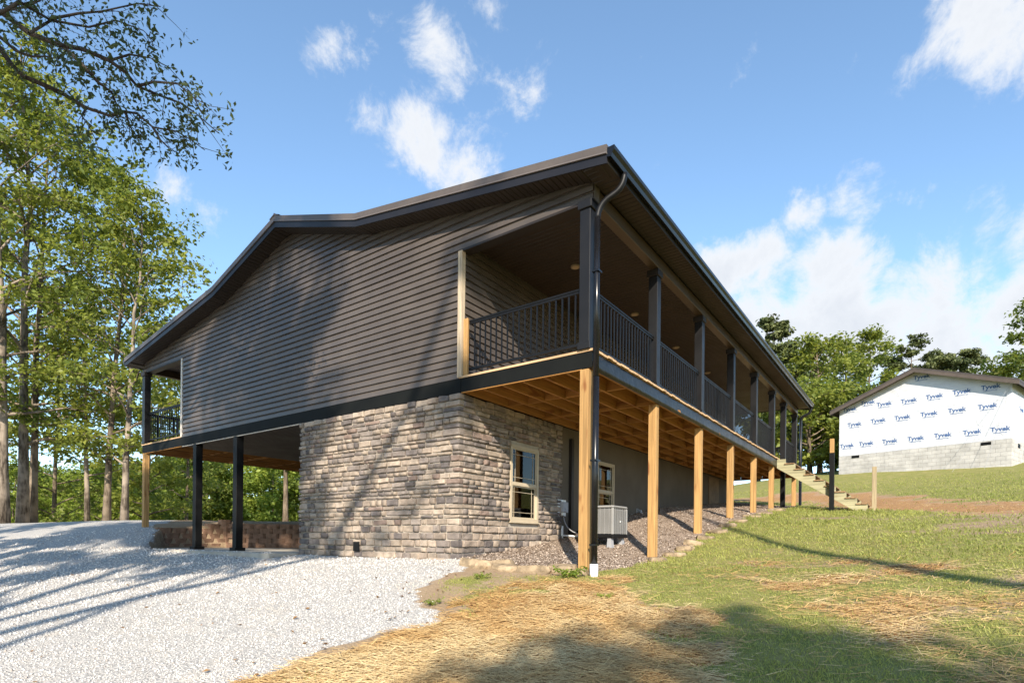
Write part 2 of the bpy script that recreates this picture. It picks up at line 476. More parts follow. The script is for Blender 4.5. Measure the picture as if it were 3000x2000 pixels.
def masks(x, y):
    j = .14 * vnoise(x, y, .5, 11) + .10 * vnoise(x, y, .17, 12)
    gravel = sstep(polydist(x, y, GRAVEL_P) + j, -.05, .07)
    mulch = sstep(polydist(x, y, MULCH_P) + j * .5, -.05, .05)
    straw = sstep(polydist(x, y, STRAW_P) + 3.6 * j, -.3, .35)
    s2 = sstep(polydist(x, y, STRAW2_P) + 3 * j, -.5, .5) * np.clip(.5 + .6 * vnoise(x, y, .6, 21), 0, 1)
    far = sstep(polydist(x, y, FAR_P) + 4 * j, -.5, .8)
    straw = np.maximum(straw, .85 * s2)
    dirt = np.clip(.1 + .75 * vnoise(x, y, 1.6, 31) + .4 * vnoise(x, y, .5, 32), 0, 1) * (y < 9)
    # bare strip between gravel and lawn
    near = sstep(polydist(x, y, GRAVEL_P) + 2 * j, -.55, -.2) * (1 - gravel)
    patch = sstep(polydist(x, y, PATCH_P) + 1.5 * j, -.1, .2) * np.clip(.75 + .5 * vnoise(x, y, .4, 41), 0, 1)
    lawn = (x > -.3) | (y > 14) | (x < -27)
    grass = np.where(lawn, 1.0, 0.0) * (1 - straw * .84) * (1 - far * .97) * (1 - dirt * .8) * (1 - near * .8)
    grass = np.maximum(grass, patch * .7) * (1 - gravel) * (1 - mulch)
    return gravel, mulch, np.maximum(straw, far * .55) * (1 - gravel) * (1 - mulch), grass, far * (1 - gravel)


def ground_material():
    t = NT('ground_soil'); P = t.pos()
    fine = t.noise(P, 40, 6, .65); mid = t.noise(P, 3.2, 5, .6); pt = t.noise(P, 9, 4, .6)
    dirt = t.mix(t.ramp(mid, .3, .7), (.30, .205, .125), (.42, .31, .20))
    dirt = t.mix(t.ramp(fine, .35, .7), tuple(x * .8 for x in (.34, .25, .16)), dirt)
    far = t.attr('far'); dirt = t.mix(far, dirt, t.mix(t.ramp(pt, .3, .7), (.33, .19, .10), (.44, .29, .18)))
    # grass sheet below the blades
    gr = t.mix(t.ramp(fine, .35, .65), (.14, .15, .038), (.25, .25, .075)); gr = t.mix(t.ramp(mid, .35, .7), gr, (.27, .235, .09))
    gm = t.ramp(t.math('ADD', t.attr('grass'), t.math('MULTIPLY', t.math('SUBTRACT', pt, .5), 1.1)), .35, .65)
    c = t.mix(gm, dirt, gr)
    st = t.noise(t.pos((60, 12, 1)), 1, 4, .6); st2 = t.noise(t.pos((10, 70, 1)), 1, 4, .6)
    sc = t.mix(t.ramp(t.math('MAXIMUM', st, st2), .45, .72), (.22, .11, .04), (.56, .34, .13))
    sm = t.ramp(t.math('ADD', t.attr('straw'), t.math('MULTIPLY', t.math('SUBTRACT', pt, .5), .7)), .4, .65)
    c = t.mix(sm, c, sc)
    mu = t.mix(t.ramp(t.noise(P, 60, 3, .7), .35, .7), (.20, .15, .115), (.44, .35, .27))
    c = t.mix(t.ramp(t.attr('mulch'), .4, .6), c, mu)
    vo = t.n('ShaderNodeTexVoronoi'); vo.inputs['Scale'].default_value = 45; t.t.links.new(P, vo.inputs['Vector'])
    gv = t.mix(t.ramp(vo.outputs['Distance'], .1, .75), (.58, .55, .51), (.31, .295, .275)); gv = t.mix(t.ramp(mid, .5, .8, 0, .45), gv, (.52, .45, .36))
    c = t.mix(t.ramp(t.attr('gravel'), .35, .65), c, gv)
    h = t.math('ADD', fine, t.math('MULTIPLY', vo.outputs['Distance'], -1.0))
    return t.done(t.principled(c, .95, .08, 0, t.bump(h, .6, .02)))


def axis(fine0, fine1, step, lo, hi):
    a = list(np.arange(fine0, fine1 + 1e-6, step)); s = step; p = fine1
    while p < hi:
        s *= 1.22; p += s; a.append(p)
    s = step; p = fine0
    while p > lo:
        s *= 1.22; p -= s; a.insert(0, p)
    return np.array(a)


gx = axis(-17, 9, .13, -500, 400); gy = axis(-8, 14, .13, -300, 500)
GX, GY = np.meshgrid(gx, gy); GZ = tz(GX, GY)
nx, ny = len(gx), len(gy); idx = np.arange(nx * ny).reshape(ny, nx)
gf = np.stack([idx[:-1, :-1], idx[:-1, 1:], idx[1:, 1:], idx[1:, :-1]], -1).reshape(-1, 4)
gme = np_mesh('ground', np.stack([GX, GY, GZ], -1).reshape(-1, 3), gf, ground_material(), True)
for nm, arr in zip(('gravel', 'mulch', 'straw', 'grass', 'far'), masks(GX, GY)):
    at = gme.attributes.new(nm, 'FLOAT', 'POINT'); at.data.foreach_set('value', np.asarray(arr, np.float32).ravel())
ground = bpy.data.objects.new('ground', gme); COL.objects.link(ground); tag(ground, kind='structure')

slab = MB().prism([(-13.9, .4), (-13.9, 2.1), (-12.1, 3.7), (-7.0, 5.4), (-7.0, -.62), (-12.3, -.68)], 'z', 1.0, 1.19).build('carport_slab', CONC, None, bevel=.01)
tag(slab, kind='structure')

# ------------------------------------------------------------------ main house
ZD, ZRB, ZB = 4.18, 3.92, 6.26          # deck top, rim bottom, porch beam bottom
XW, XL, XO, YE = -2.44, -12.19, -14.63, 16.0   # right wall, left wall, left deck edge, far end
POST_Y = [.03, 2.5, 4.98, 7.44, 9.8, 12.12, 13.92, 15.98]
house = empty('house', (0, 0, 0), 'dark brown sided house with stone basement, raised porches and metal roof', 'house')

# foundation
MB().box((-6.8, -.014, .5), (XW + .012, .06, 3.90)).build('mortar_bed', MORTAR, house)
sm = MB(); sm.box((XW - .05, .061, .6), (XW + .010, 1.37, 3.90)); sm.box((XW - .05, 2.33, .6), (XW + .010, 3.2, 3.90)); sm.box((XW - .05, 1.37, .6), (XW + .010, 2.33, 1.85)); sm.box((XW - .05, 1.37, 3.29), (XW + .010, 2.33, 3.90))
sm.build('mortar_bed', MORTAR, house)


# ---- stone veneer
def stone_mesh(i, mat):
    r = np.random.default_rng(100 + i); nu, nv = 5, 4; V = []; Fc = []
    ox = r.uniform(-.05, .05, (nv, nu)); oz = r.uniform(-.06, .06, (nv, nu)); dp = r.uniform(-.07, .07, (nv, nu)); tilt = r.uniform(-.12, .12)
    us = [-.5, -.465, 0.02, .465, .5]; vs = [-.5, -.40, .40, .5]
    for b in range(nv):
        for a in range(nu):
            edge = (a in (0, nu - 1)) + (b in (0, nv - 1))
            u = us[a] * (0.97 if edge == 2 else 1); v = vs[b] * (0.90 if edge == 2 else 1)
            y = -(.5 + dp[b, a] + tilt * us[a]) if edge == 0 else (-.38 if edge == 1 else -.22)
            V.append((u + (ox[b, a] * .7 if edge else ox[b, a]) * (.5 if edge else 1), y, v + oz[b, a] * (.8 if edge else 1)))
    for b in range(nv - 1):
        for a in range(nu - 1):
            q = b * nu + a; Fc.append((q, q + 1, q + nu + 1, q + nu))
    per = [a for a in range(nu)] + [b * nu + nu - 1 for b in range(1, nv)] + [(nv - 1) * nu + a for a in range(nu - 2, -1, -1)] + [b * nu for b in range(nv - 2, 0, -1)]
    o = len(V)
    for p in per:
        V.append((V[p][0], .5, V[p][2]))
    n = len(per)
    for i2 in range(n):
        Fc.append((per[(i2 + 1) % n], per[i2], o + i2, o + (i2 + 1) % n))
    m = MB(); m.add(V, Fc); return m.mesh('stone', mat, False)


STONE_MESH = {}
rs = random.Random(5)
wts = [w for c, w in STONE_COLS]
stones = []   # (centre, w, h, d, face, colour, variant)


def stone_rows(z0, z1):
    z = z0; rows = []
    while z < z1 - .05:
        h = rs.choice([.06, .08, .095, .10, .11, .125]); h = min(h, z1 - z)
        if z1 - z - h < .05: h = z1 - z
        rows.append((z, h)); z += h
    return rows


rows = stone_rows(.95, 3.915)
for ri, (z, h) in enumerate(rows):
    x = XW + (.045 if ri % 2 else .05)
    while x > -6.8:
        w = rs.choice([.13, .16, .20, .23, .26, .30, .36]) * rs.uniform(.9, 1.1)
        if x - w < -6.74: w = x + 6.84
        col = rs.choices(range(len(wts)), wts)[0]
        if z + h > tz1(x - w / 2, -.05) - .05:
            stones.append((Vector((x - w / 2, .005, z + h / 2)), w - .020, h - .019, .10 + rs.uniform(-.03, .05), 'y', col, rs.randrange(10)))
        x -= w
for ri, (z, h) in enumerate(rows):
    y = .06
    while y < 3.2:
        w = rs.choice([.13, .16, .20, .23, .26, .30, .36]) * rs.uniform(.9, 1.1)
        if y + w > 3.14: w = 3.22 - y
        blocked = z + h > 1.84 and z < 3.3
        if blocked and y < 1.35 and y + w > 1.28: w = 1.365 - y
        if blocked and 1.35 <= y < 2.33:
            y = 2.335; continue
        col = rs.choices(range(len(wts)), wts)[0]
        if z + h > tz1(XW + .05, y + w / 2) - .05 and w > .05:
            stones.append((Vector((XW - .01, y + w / 2, z + h / 2)), w - .020, h - .019, .10 + rs.uniform(-.03, .05), 'x', col, rs.randrange(10)))
        y += w


def stone_share(s):
    d = (s[0] - CAM); t = d.dot(FWD); n = Vector((0, -1, 0)) if s[4] == 'y' else Vector((1, 0, 0))
    return s[1] * s[2] * abs(d.normalized().dot(n)) / (t * t)


stones.sort(key=stone_share, reverse=True)
veneer = part('stone_veneer', house)
rest = MB()
for i, (c, w, h, d, face, col, var) in enumerate(stones):
    key = (var, col)
    if key not in STONE_MESH: STONE_MESH[key] = stone_mesh(var, STONEM[col])
    rz = 0 if face == 'y' else math.pi / 2
    if i < 300:
        inst('stone', STONE_MESH[key], veneer, c, rz, (w, d, h), (rs.uniform(-.07, .07), rs.uniform(-.035, .035), rz + rs.uniform(-.03, .03)))
    else:
        me = STONE_MESH[key]; mt = Matrix.Translation(c) @ Matrix.Rotation(rz, 4, 'Z') @ Matrix.Diagonal((w, d, h, 1))
        rest.add([mt @ v.co for v in me.vertices], [tuple(p.vertices) for p in me.polygons], col)
ro = rest.build('stone_field', STONEM, house, True); tag(ro, kind='stuff')
MB().box((-5.03, -.075, 1.27), (-4.86, -.06, 1.45)).build('foundation_vent', BLACKP, house)
stone_sill = MB(); stone_sill.add([(-3.05, -.10, 1.02), (-2.72, -.10, 1.0), (-2.70, -.10, 1.19), (-3.03, -.10, 1.2), (-3.08, .02, 1.0), (-2.68, .02, 1.0), (-2.67, .02, 1.2), (-3.06, .02, 1.22)],
    [(0, 1, 2, 3), (1, 5, 6, 2), (4, 0, 3, 7), (3, 2, 6, 7)])
so_ = stone_sill.build('footing_stone', STONEM[0], house, bevel=.02)

# ---- roof geometry
RX = -7.315


def mirror(p): return [(x, z) for x, z in p] + [(2 * RX - x, z) for x, z in reversed(p) if x > RX]


TOP = [(.38, 6.66), (-4.7, 7.44), (RX, 8.26)]          # outer roof surface
SOF = [(.02, 6.50), (-4.7, 7.26), (RX, 8.03)]          # wall meets soffit
YR0, YR1 = -.36, 16.3


def prof(pts, x):
    x = x if x >= RX else 2 * RX - x
    for (x0, z0), (x1, z1) in zip(pts[:-1], pts[1:]):
        if x1 <= x <= x0: return z0 + (z1 - z0) * (x - x0) / (x1 - x0)
    return pts[0][1] + (pts[1][1] - pts[0][1]) * (x - pts[0][0]) / (pts[1][0] - pts[0][0])


def lower(pts, d): return [(x, z - d) for x, z in pts]


def slab_poly(hi, lo): return mirror(hi)[:] + mirror(lo)[::-1]


roof = MB().prism(slab_poly(TOP, lower(TOP, .05)), 'y', YR0 + .02, YR1 - .02).build('roof', ROOFM, house)
for yy in np.arange(YR0 + .3, YR1, .6):       # standing ribs
    rb = MB()
    for s in (0, 1):
        for (x0, z0), (x1, z1) in zip(TOP[:-1], TOP[1:]):
            if s: x0, x1 = 2 * RX - x0, 2 * RX - x1
            rb.bar((x0, yy, z0 + .012), (x1, yy, z1 + .012), .03, .03)
    rb.build('roof_rib', ROOFM, roof)
MB().prism(mirror([(RX + .18, 8.225), (RX + .02, 8.285), (RX, 8.31)]) + [(RX - .16, 8.215), (RX, 8.262), (RX + .16, 8.215)], 'y', YR0 - .03, YR1).build('ridge_cap', ROOFM, roof)
for y0, y1 in ((YR0 - .02, YR0 + .015), (YR1 - .015, YR1 + .02)):
    MB().prism(slab_poly(TOP, lower(TOP, .10)), 'y', y0, y1).build('rake_trim', ROOFM, roof)
    MB().prism(slab_poly(lower(TOP, .105), lower(TOP, .122)), 'y', y0 - .012, y1 - .002).build('drip_edge', plain('drip_light', (.12, .10, .09), .05, 3, .35, .5), roof)
    MB().prism(slab_poly(lower(TOP, .123), lower(TOP, .24)), 'y', y0 + .012, y1 - .004).build('rake_fascia', FASCIA, roof)


# soffit panels below the rake
def soffit_panel(w, l, groove=3):
    m = MB(); n = groove; pts = []
    for k in range(n):
        a = k * w / n; pts += [(a, .012), (a + .012, 0), (a + w / n - .012, 0)]
    pts.append((w, .012))
    poly = pts + [(w, .02), (0, .02)]
    return m.prism(poly, 'x', 0, l)


rake_sof = part('rake_soffit', house)
pan = soffit_panel(.30, .33)
pan_me = pan.mesh('soffit_panel', SOFFIT)
for side in (0, 1):
    for (x0, z0), (x1, z1) in zip(TOP[:-1], TOP[1:]):
        L = math.hypot(x1 - x0, z1 - z0); n = int(round(L / .3)); ang = math.atan2(z1 - z0, x0 - x1)
        for k in range(n):
            t = k / n; x = x0 + (x1 - x0) * t; z = z0 + (z1 - z0) * t - .235
            if side == 0:
                o = inst('soffit_panel', pan_me, rake_sof, (x, YR0 + .01, z), 0, (1, L / n / .3, 1))
                o.matrix_local = Matrix.Translation((x, YR0 + .012, z)) @ Matrix.Rotation(ang, 4, 'Y') @ Matrix.Rotation(math.pi / 2, 4, 'Z') @ Matrix.Diagonal((1, L / n / .3, 1, 1))
            else:
                xm = 2 * RX - x
                o = inst('soffit_panel', pan_me, rake_sof, (0, 0, 0))
                o.matrix_local = Matrix.Translation((xm + (L / n) * math.cos(ang), YR0 + .012, z + (L / n) * math.sin(ang))) @ Matrix.Rotation(-ang, 4, 'Y') @ Matrix.Rotation(math.pi / 2, 4, 'Z') @ Matrix.Diagonal((1, L / n / .3, 1, 1))

# ---- gable wall with lap siding, each course a plank
gable = MB().prism([(XW - .02, 4.14), (XW - .02, ZB + .02), (0, ZB + .02)] + [(x - .005, z) for x, z in SOF] + [(2 * RX - SOF[1][0], SOF[1][1]), (XO + .0, SOF[0][1]), (XO, ZB + .02), (XL + .02, ZB + .02), (XL + .02, 4.14)], 'y', .003, .16).build('gable_wall', SIDING, house)
EXP = (ZB - 4.15) / 18.0


def xr(z):
    if z < ZB - 1e-6: return XW + .0
    if z <= SOF[0][1]: return 0.0
    for (x0, z0), (x1, z1) in zip(SOF[:-1], SOF[1:]):
        if z0 <= z <= z1: return min(0.0, x0 + (x1 - x0) * (z - z0) / (z1 - z0))
    return RX


LAP = [(0.0, .002), (.0, .027), (.008, .030), (.64, .026), (.86, .007), (1.0, .003)]


def course(z0, h, parent, face='y', span=None):
    """one lap of siding, made of panels that overlap at staggered joints"""
    ends = (2 * RX - xr(z0 + 1e-4), xr(z0 + 1e-4)) if span is None else span
    cuts = [ends[0] - 3]; q = ends[0] + rs.uniform(1.0, 3.6)
    while q < ends[1] - .6: cuts.append(q); q += rs.uniform(2.4, 3.66)
    cuts.append(ends[1] + 3)
    for i, (s0, s1) in enumerate(zip(cuts[:-1], cuts[1:])):
        vs = []; lift = .0022 if i % 2 else 0.0
        for t, out in LAP:
            out += lift
            if span is None:
                z = min(z0 + t * h, SOF[-1][1] - .002); a = xr(z); b = 2 * RX - a
                lo_, hi_ = max(b, s0), min(a, s1)
                if hi_ < lo_: hi_ = lo_ = (hi_ + lo_) / 2
                vs += [(lo_, -out, z), (hi_, -out, z)]
            else:
                vs += [(XW + out, max(span[0], s0), z0 + t * h), (XW + out, min(span[1], s1), z0 + t * h)]
        fs = [(2 * i2, 2 * i2 + 1, 2 * i2 + 3, 2 * i2 + 2) for i2 in range(len(LAP) - 1)]
        MB().add(vs, fs).build('siding_plank', SIDING, parent)


z = 4.15; k = 0
while z < ZB - EXP * .5:
    course(z, EXP, gable); z += EXP
course(z, ZB - z - .004, gable) if ZB - z > .02 else None
z = ZB
while z < SOF[-1][1] - .04:
    course(z, EXP, gable); z += EXP
# J trim along the porch openings
for a, b in ((XW, 0.0), (XO, XL)):
    MB().box((a, -.03, ZB - .035), (b, .0, ZB - .0)).build('opening_trim', BROWN, house)
    MB().box((a, .0, ZB - .03), (b, .16, ZB + .01)).build('opening_soffit', BROWN, house)
MB().box((XL - .03, -.022, 3.92), (XW + .035, .0, 4.145)).build('skirt_band', BLACKB, house)
MB().box((XL - .03, -.028, 4.145), (XW + .035, .0, 4.155)).build('band_cap', BROWN, house)
MB().box((XW - .03, -.045, 4.16), (XW + .06, .045, ZB - .02)).build('corner_board', TRIMW, house, bevel=.004)
MB().box((XW + .065, .0, 4.18), (XW + .15, .045, 5.12)).build('rail_mount', PINE_Z, house, bevel=.003)
MB().box((XL - .05, -.04, 4.16), (XL + .02, .06, ZB - .02)).build('corner_board', plain('pale_trim', (.55, .50, .44), .06, 3, .6), house)

# long wall to the porch
side = MB().box((XW - .15, .05, 4.0), (XW, YE, 6.45)).build('side_wall', SIDING, house)
z = 4.19
while z < 6.4:
    course(z, EXP, side, 'x', (.05, YE)); z += EXP
MB().box((XL, .05, 4.0), (XL + .15, YE, 6.45)).build('side_wall', SIDING, house)
MB().box((XL, YE - .15, 3.9), (XW, YE, 7.2)).build('end_wall', SIDING, house)

# porch ceiling and eave soffit, panel by panel
ceil = part('porch_ceiling', house)
pm = soffit_panel(.305, 2.44 - .15).mesh('ceiling_panel', SOFFIT); em = soffit_panel(.305, .35).mesh('eave_panel', SOFFIT)
ny_ = int((YE - .16) / .305)
for k in range(ny_):
    inst('ceiling_panel', pm, ceil, (XW, .16 + k * .305, 6.44))
    inst('ceiling_panel', pm, ceil, (XO + .15, .16 + k * .305, 6.44))
eave = part('eave_soffit', house)
for k in range(int((YR1 - YR0) / .305)):
    inst('soffit_panel', em, eave, (.02, YR0 + .02 + k * .305, 6.455))
    inst('soffit_panel', em, eave, (2 * RX - .37, YR0 + .02 + k * .305, 6.455))
MB().box((-14.6, .2, 6.47), (-.03, YE, 6.5)).build('ceiling_deck', DARKIN, house)
for x0, x1 in ((-.15, 0.0), (XO, XO + .15)):
    MB().box((x0, .0 if x0 > -5 else .16, ZB), (x1, YE, 6.46)).build('porch_beam', plain('beam_wrap', (.058, .040, .026), .08, 1, .38, .5), house, bevel=.006)

# fascia, gutters, downspouts
for sx in (1, -1):
    def gxx(v): return v if sx > 0 else 2 * RX - v
    a, b = sorted((gxx(.355), gxx(.375))); MB().box((a, YR0, 6.43), (b, YR1, 6.62)).build('eave_fascia', BROWN, house)
    prof_g = [(.377, 6.615), (.377, 6.50), (.44, 6.485), (.455, 6.53), (.485, 6.57), (.485, 6.62), (.475, 6.62), (.475, 6.575), (.445, 6.54), (.432, 6.497), (.387, 6.512), (.387, 6.615)]
    MB().prism([(gxx(x), z) for x, z in prof_g], 'y', YR0 - .01, YR1 + .01).build('gutter', BLACKM, house)
    for yy in (YR0 - .012, YR1 + .010):
        MB().prism([(gxx(x), z) for x, z in prof_g[:6]], 'y', yy, yy + .004).build('gutter_end_cap', BLACKM, house)


def rect_tube(m, pts, w, d, corr=True):
    pts = [Vector(p) for p in pts]; n = len(pts); vs = []; sx = Vector((.86, -.51, 0))
    for i in range(n):
        dd = (pts[min(i + 1, n - 1)] - pts[max(i - 1, 0)]).normalized()
        s = (sx - dd * sx.dot(dd)).normalized(); u = dd.cross(s).normalized(); kk = 1.06 if (corr and i % 2) else 1.0
        prof8 = [(-.5, -.32), (-.32, -.5), (-.12, -.42), (.12, -.42), (.32, -.5), (.5, -.32), (.5, .32), (.32, .5), (-.32, .5), (-.5, .32)]
        for a, b in prof8: vs.append(pts[i] + s * (a * w * kk) + u * (b * d * kk))
    c = 10; fs = [(i * c + k, i * c + (k + 1) % c, (i + 1) * c + (k + 1) % c, (i + 1) * c + k) for i in range(n - 1) for k in range(c)]
    fs += [tuple(range(c)), tuple(range((n - 1) * c + c - 1, (n - 1) * c - 1, -1))]
    return m.add(vs, fs)


def bez(p0, p1, p2, n): return [tuple((1 - t) ** 2 * a + 2 * t * (1 - t) * b + t * t * c for a, b, c in zip(p0, p1, p2)) for t in np.linspace(0, 1, n)]


DSX, DSY = .085, -.05
dgr = tz1(DSX, DSY)
ds = MB()
ds_path = (bez((.43, .06, 6.49), (.43, .06, 6.32), (.30, .02, 6.24), 8) + bez((.25, .0, 6.21), (DSX, DSY, 6.12), (DSX, DSY, 5.93), 9)); ds.tube(ds_path, [.043 if q % 2 else .040 for q in range(len(ds_path))], 14)
dso = part('downspout', house)
ds.build('elbow', plain('black_elbow', (.006, .006, .007), .2, 3, .45, .2), dso, True)
MB().tube([(DSX, DSY, 5.95), (DSX, DSY, 3.75)], .042, 20).build('upper_pipe', BLACKM, dso, True)
MB().tube([(DSX, DSY, 3.76), (DSX, DSY, dgr + .16)], .046, 20).build('lower_pipe', BLACKM, dso, True)
MB().tube([(DSX, DSY, dgr - .1), (DSX, DSY, dgr + .17)], .058, 14).build('drain_adapter', WHITEP, dso, True)
for zz in (5.2, 2.6, dgr + .42): MB().box((DSX - .052, DSY - .05, zz), (DSX + .05, DSY + .06, zz + .025)).build('strap', BLACKM, dso)
ds2 = part('downspout', house)
rect_tube(MB(), bez((.43, 16.1, 6.49), (.43, 16.1, 6.25), (.25, 16.08, 6.2), 6) + bez((.2, 16.08, 6.18), (.09, 16.08, 6.12), (.09, 16.08, 5.95), 6) + [(.09, 16.08, 2.8)], .085, .08, False).build('pipe', BLACKM, ds2, True)

# ---- decks
deck = part('porch_deck', house)
bw, bgap = .138, .005
yb = -.03; bm = {}
kk = 0
rd = random.Random(9)
while yb < YE:
    for sgn in (0, 1):
        ex = rd.uniform(.035, .06)
        L = 2.44 + ex
        m = MB().box((0, 0, 0), (L, bw, .032)).build('deck_board', DECKB, deck, loc=((XW, yb, ZD - .032) if sgn == 0 else (XO - ex, yb, ZD - .032)))
    yb += bw + bgap
for x0, x1 in ((XW, 0), (XO, XL)):
    for xj in np.linspace(x0 + .06, x1 - .06, 7):
        MB().box((xj - .02, .03, ZRB + .002), (xj + .02, YE - .05, ZD - .034)).build('joist', PINE_Y, deck)
    ys = sorted(POST_Y[1:])
    xs = list(np.linspace(x0 + .06, x1 - .06, 7))
    for yy in ys:
        for d in (-.022, .022):
            MB().box((x0 + .03, yy + d - .018, ZRB - .004 + d * .05), (x1 - .05, yy + d + .018, ZRB + .05)).build('tie_plate', PINE_X, deck) if d < 0 else None
        for a, b in zip(xs[:-1], xs[1:]):
            MB().box((a + .021, yy - .019, ZRB + .052), (b - .021, yy + .019, ZD - .036)).build('blocking', PINE_X, deck)
    for yy in [(a + b) / 2 for a, b in zip(POST_Y[:-1], POST_Y[1:])]:
        for i, (a, b) in enumerate(zip(xs[:-1], xs[1:])):
            MB().box((a + .021, yy - .019 + (i % 2) * .05, ZRB + .015), (b - .021, yy + .019 + (i % 2) * .05, ZD - .036)).build('blocking', PINE_X, deck)
# rim flashing: dented metal wrap on the long edge, flat band on the gable edge
fl = MB(); vs = []; nseg = 150
rng = np.random.default_rng(3)
wob = np.convolve(rng.normal(0, 1, nseg + 12), np.ones(5) / 5, 'same')
for i in range(nseg + 1):
    y = -.02 + i * (YE + .02) / nseg
    w0 = .006 * wob[i]; w1 = .012 * wob[(i + 5)]
    vs += [(.012, y, ZD - .04), (.018 + w0 * .5, y, ZD - .11), (.02 + w1, y, ZRB + .05), (.016 + w0, y, ZRB - .012 + .008 * wob[(i + 9) % nseg]), (-.03, y, ZRB - .008 + .004 * wob[i])]
fl.add(vs, [(5 * i + k, 5 * (i + 1) + k, 5 * (i + 1) + k + 1, 5 * i + k + 1) for i in range(nseg) for k in range(4)])
fl.build('rim_flashing', FLASH, deck, True)
MB().box((-.045, -.01, ZRB), (.012, YE, ZD - .035)).build('rim_joist', PINE_Y, deck)
MB().box((XW + .036, -.018, ZRB + .002), (.014, .028, ZD - .036)).build('rim_band', BLACKB, deck)
MB().box((XO - .014, -.018, ZRB + .002), (XL - .031, .028, ZD - .036)).build('rim_band', BLACKB, deck)
MB().box((XO - .014, .03, ZRB + .002), (XO + .03, YE, ZD - .036)).build('rim_band', BLACKB, deck)
MB().box((XW + .04, -.012, ZRB - .012), (-.16, .026, ZRB)).build('rim_joist', PINE_X, deck)
MB().box((XO + .05, -.012, ZRB - .012), (XL - .05, .026, ZRB)).build('rim_joist', PINE_X, deck)

# carport ceiling
cc_ = part('carport_ceiling', house)
pm2 = soffit_panel(.305, 5.38).mesh('ceiling_panel', SOFFIT)
for k in range(26):
    inst('ceiling_panel', pm2, cc_, (XL, .02 + k * .305, 3.925))
MB().box((XL - .02, -.008, 3.90), (-6.84, .022, 3.918)).build('edge_trim', plain('pale_trim', (.55, .50, .44), .06, 3, .6), cc_)
MB().box((XL, .03, 3.95), (-6.81, YE, 4.12)).build('floor_deck', PARGE, house)

# ---- posts
for i, py_ in enumerate(POST_Y):
    zg = tz1(-.1, py_)
    if i == 6:
        MB().box((-.175, py_ - .07, zg - .1), (-.035, py_ + .07, ZRB - .002)).build('support_post', BLACKP, house)
    else:
        MB().box((-.175, py_ - .07, zg - .1), (-.035, py_ + .07, ZRB - (.014 if i == 0 else .006))).build('support_post', PINE_Z, house, bevel=.008)
    up = part('porch_post', house)
    MB().box((-.19, py_ - .082, ZD), (-.026, py_ + .082, ZB)).build('shaft', POSTM, up, bevel=.006)
    MB().box((-.215, py_ - .108, ZB - .12), (.0, py_ + .108, ZB - .002)).build('cap', POSTM if i == 0 else BROWN, up, bevel=.006)
    MB().box((-.205, py_ - .098, ZD + .001), (-.011, py_ + .098, ZD + .10)).build('base', POSTM, up, bevel=.005)
for i, py_ in enumerate(POST_Y[:6]):
    zg = tz1(-14.5, py_)
    if i in (0, 4, 5): MB().box((XO + .04, py_ - .07, zg - .1), (XO + .18, py_ + .07, ZRB - .004)).build('support_post', PINE_Z, house, bevel=.008)
    up = part('porch_post', house)
    MB().box((XO + .026, py_ - .082, ZD), (XO + .19, py_ + .082, ZB)).build('shaft', POSTM, up, bevel=.006)
    MB().box((XO, py_ - .108, ZB - .12), (XO + .215, py_ + .108, ZB - .002)).build('cap', BROWN, up, bevel=.006)
for xp in (-11.50, -9.5):
    cp_ = part('carport_post', house)
    MB().box((xp - .085, -.01, 1.15), (xp + .085, .16, 3.915)).build('shaft', BLACKP, cp_, bevel=.005)
    MB().box((xp - .13, -.055, 1.12), (xp + .13, .205, 1.27)).build('base', BLACKP, cp_, bevel=.008)

# ---- railings
BAL = MB().box((-.0095, -.0095, 0), (.0095, .0095, .70)).mesh('baluster', RAILM)


def railing(p, q):
    p = Vector((*p, 0)); q = Vector((*q, 0)); d = q - p; L = d.length; d.normalize()
    r = part('railing', house)
    MB().bar(p + Vector((0, 0, 5.075)), q + Vector((0, 0, 5.075)), .05, .03).bar(p + Vector((0, 0, 5.045)), q + Vector((0, 0, 5.045)), .03, .04).build('top_rail', RAILM, r, bevel=.004)
    MB().bar(p + Vector((0, 0, 4.295)), q + Vector((0, 0, 4.295)), .032, .04).build('bottom_rail', RAILM, r)
    n = int(round(L / .112)); rz = math.atan2(d.y, d.x)
    for k in range(1, n):
        c = p + d * (L * k / n); inst('baluster', BAL, r, (c.x, c.y, 4.33), rz)
    MB().box((p.x + d.x * L / 2 - .012, p.y + d.y * L / 2 - .012, ZD), (p.x + d.x * L / 2 + .012, p.y + d.y * L / 2 + .012, 4.28)).build('foot_block', RAILM, r)


railing((XW + .15, .06), (-.2, .06))
for a, b in list(zip(POST_Y[:-1], POST_Y[1:])):
    if abs(a - 12.12) < .01: continue
    railing((-.10, a + .085), (-.10, b - .085))
railing((XO + .19, .06), (XL - .06, .06))
for a, b in list(zip(POST_Y[:4], POST_Y[1:5])):
    railing((XO + .1, a + .085), (XO + .1, b - .085))
railing((-2.3, YE - .03), (-.2, YE - .03))

# recessed ceiling lights
for yy in (1.86, 4.45, 7.0, 9.6, 12.2):
    lt = part('ceiling_light', house)
    ring = [(-1.35 + .085 * math.cos(a), yy + .085 * math.sin(a)) for a in np.linspace(0, 2 * math.pi, 19)[:-1]]
    MB().prism(ring, 'z', 6.42, 6.442).build('trim_ring', plain('lamp_ring', (.25, .20, .15), .02, 3, .4), lt)
    ring = [(-1.35 + .06 * math.cos(a), yy + .06 * math.sin(a)) for a in np.linspace(0, 2 * math.pi, 19)[:-1]]
    MB().prism(ring, 'z', 6.412, 6.421).build('lens', emit_free_lamp(), lt)


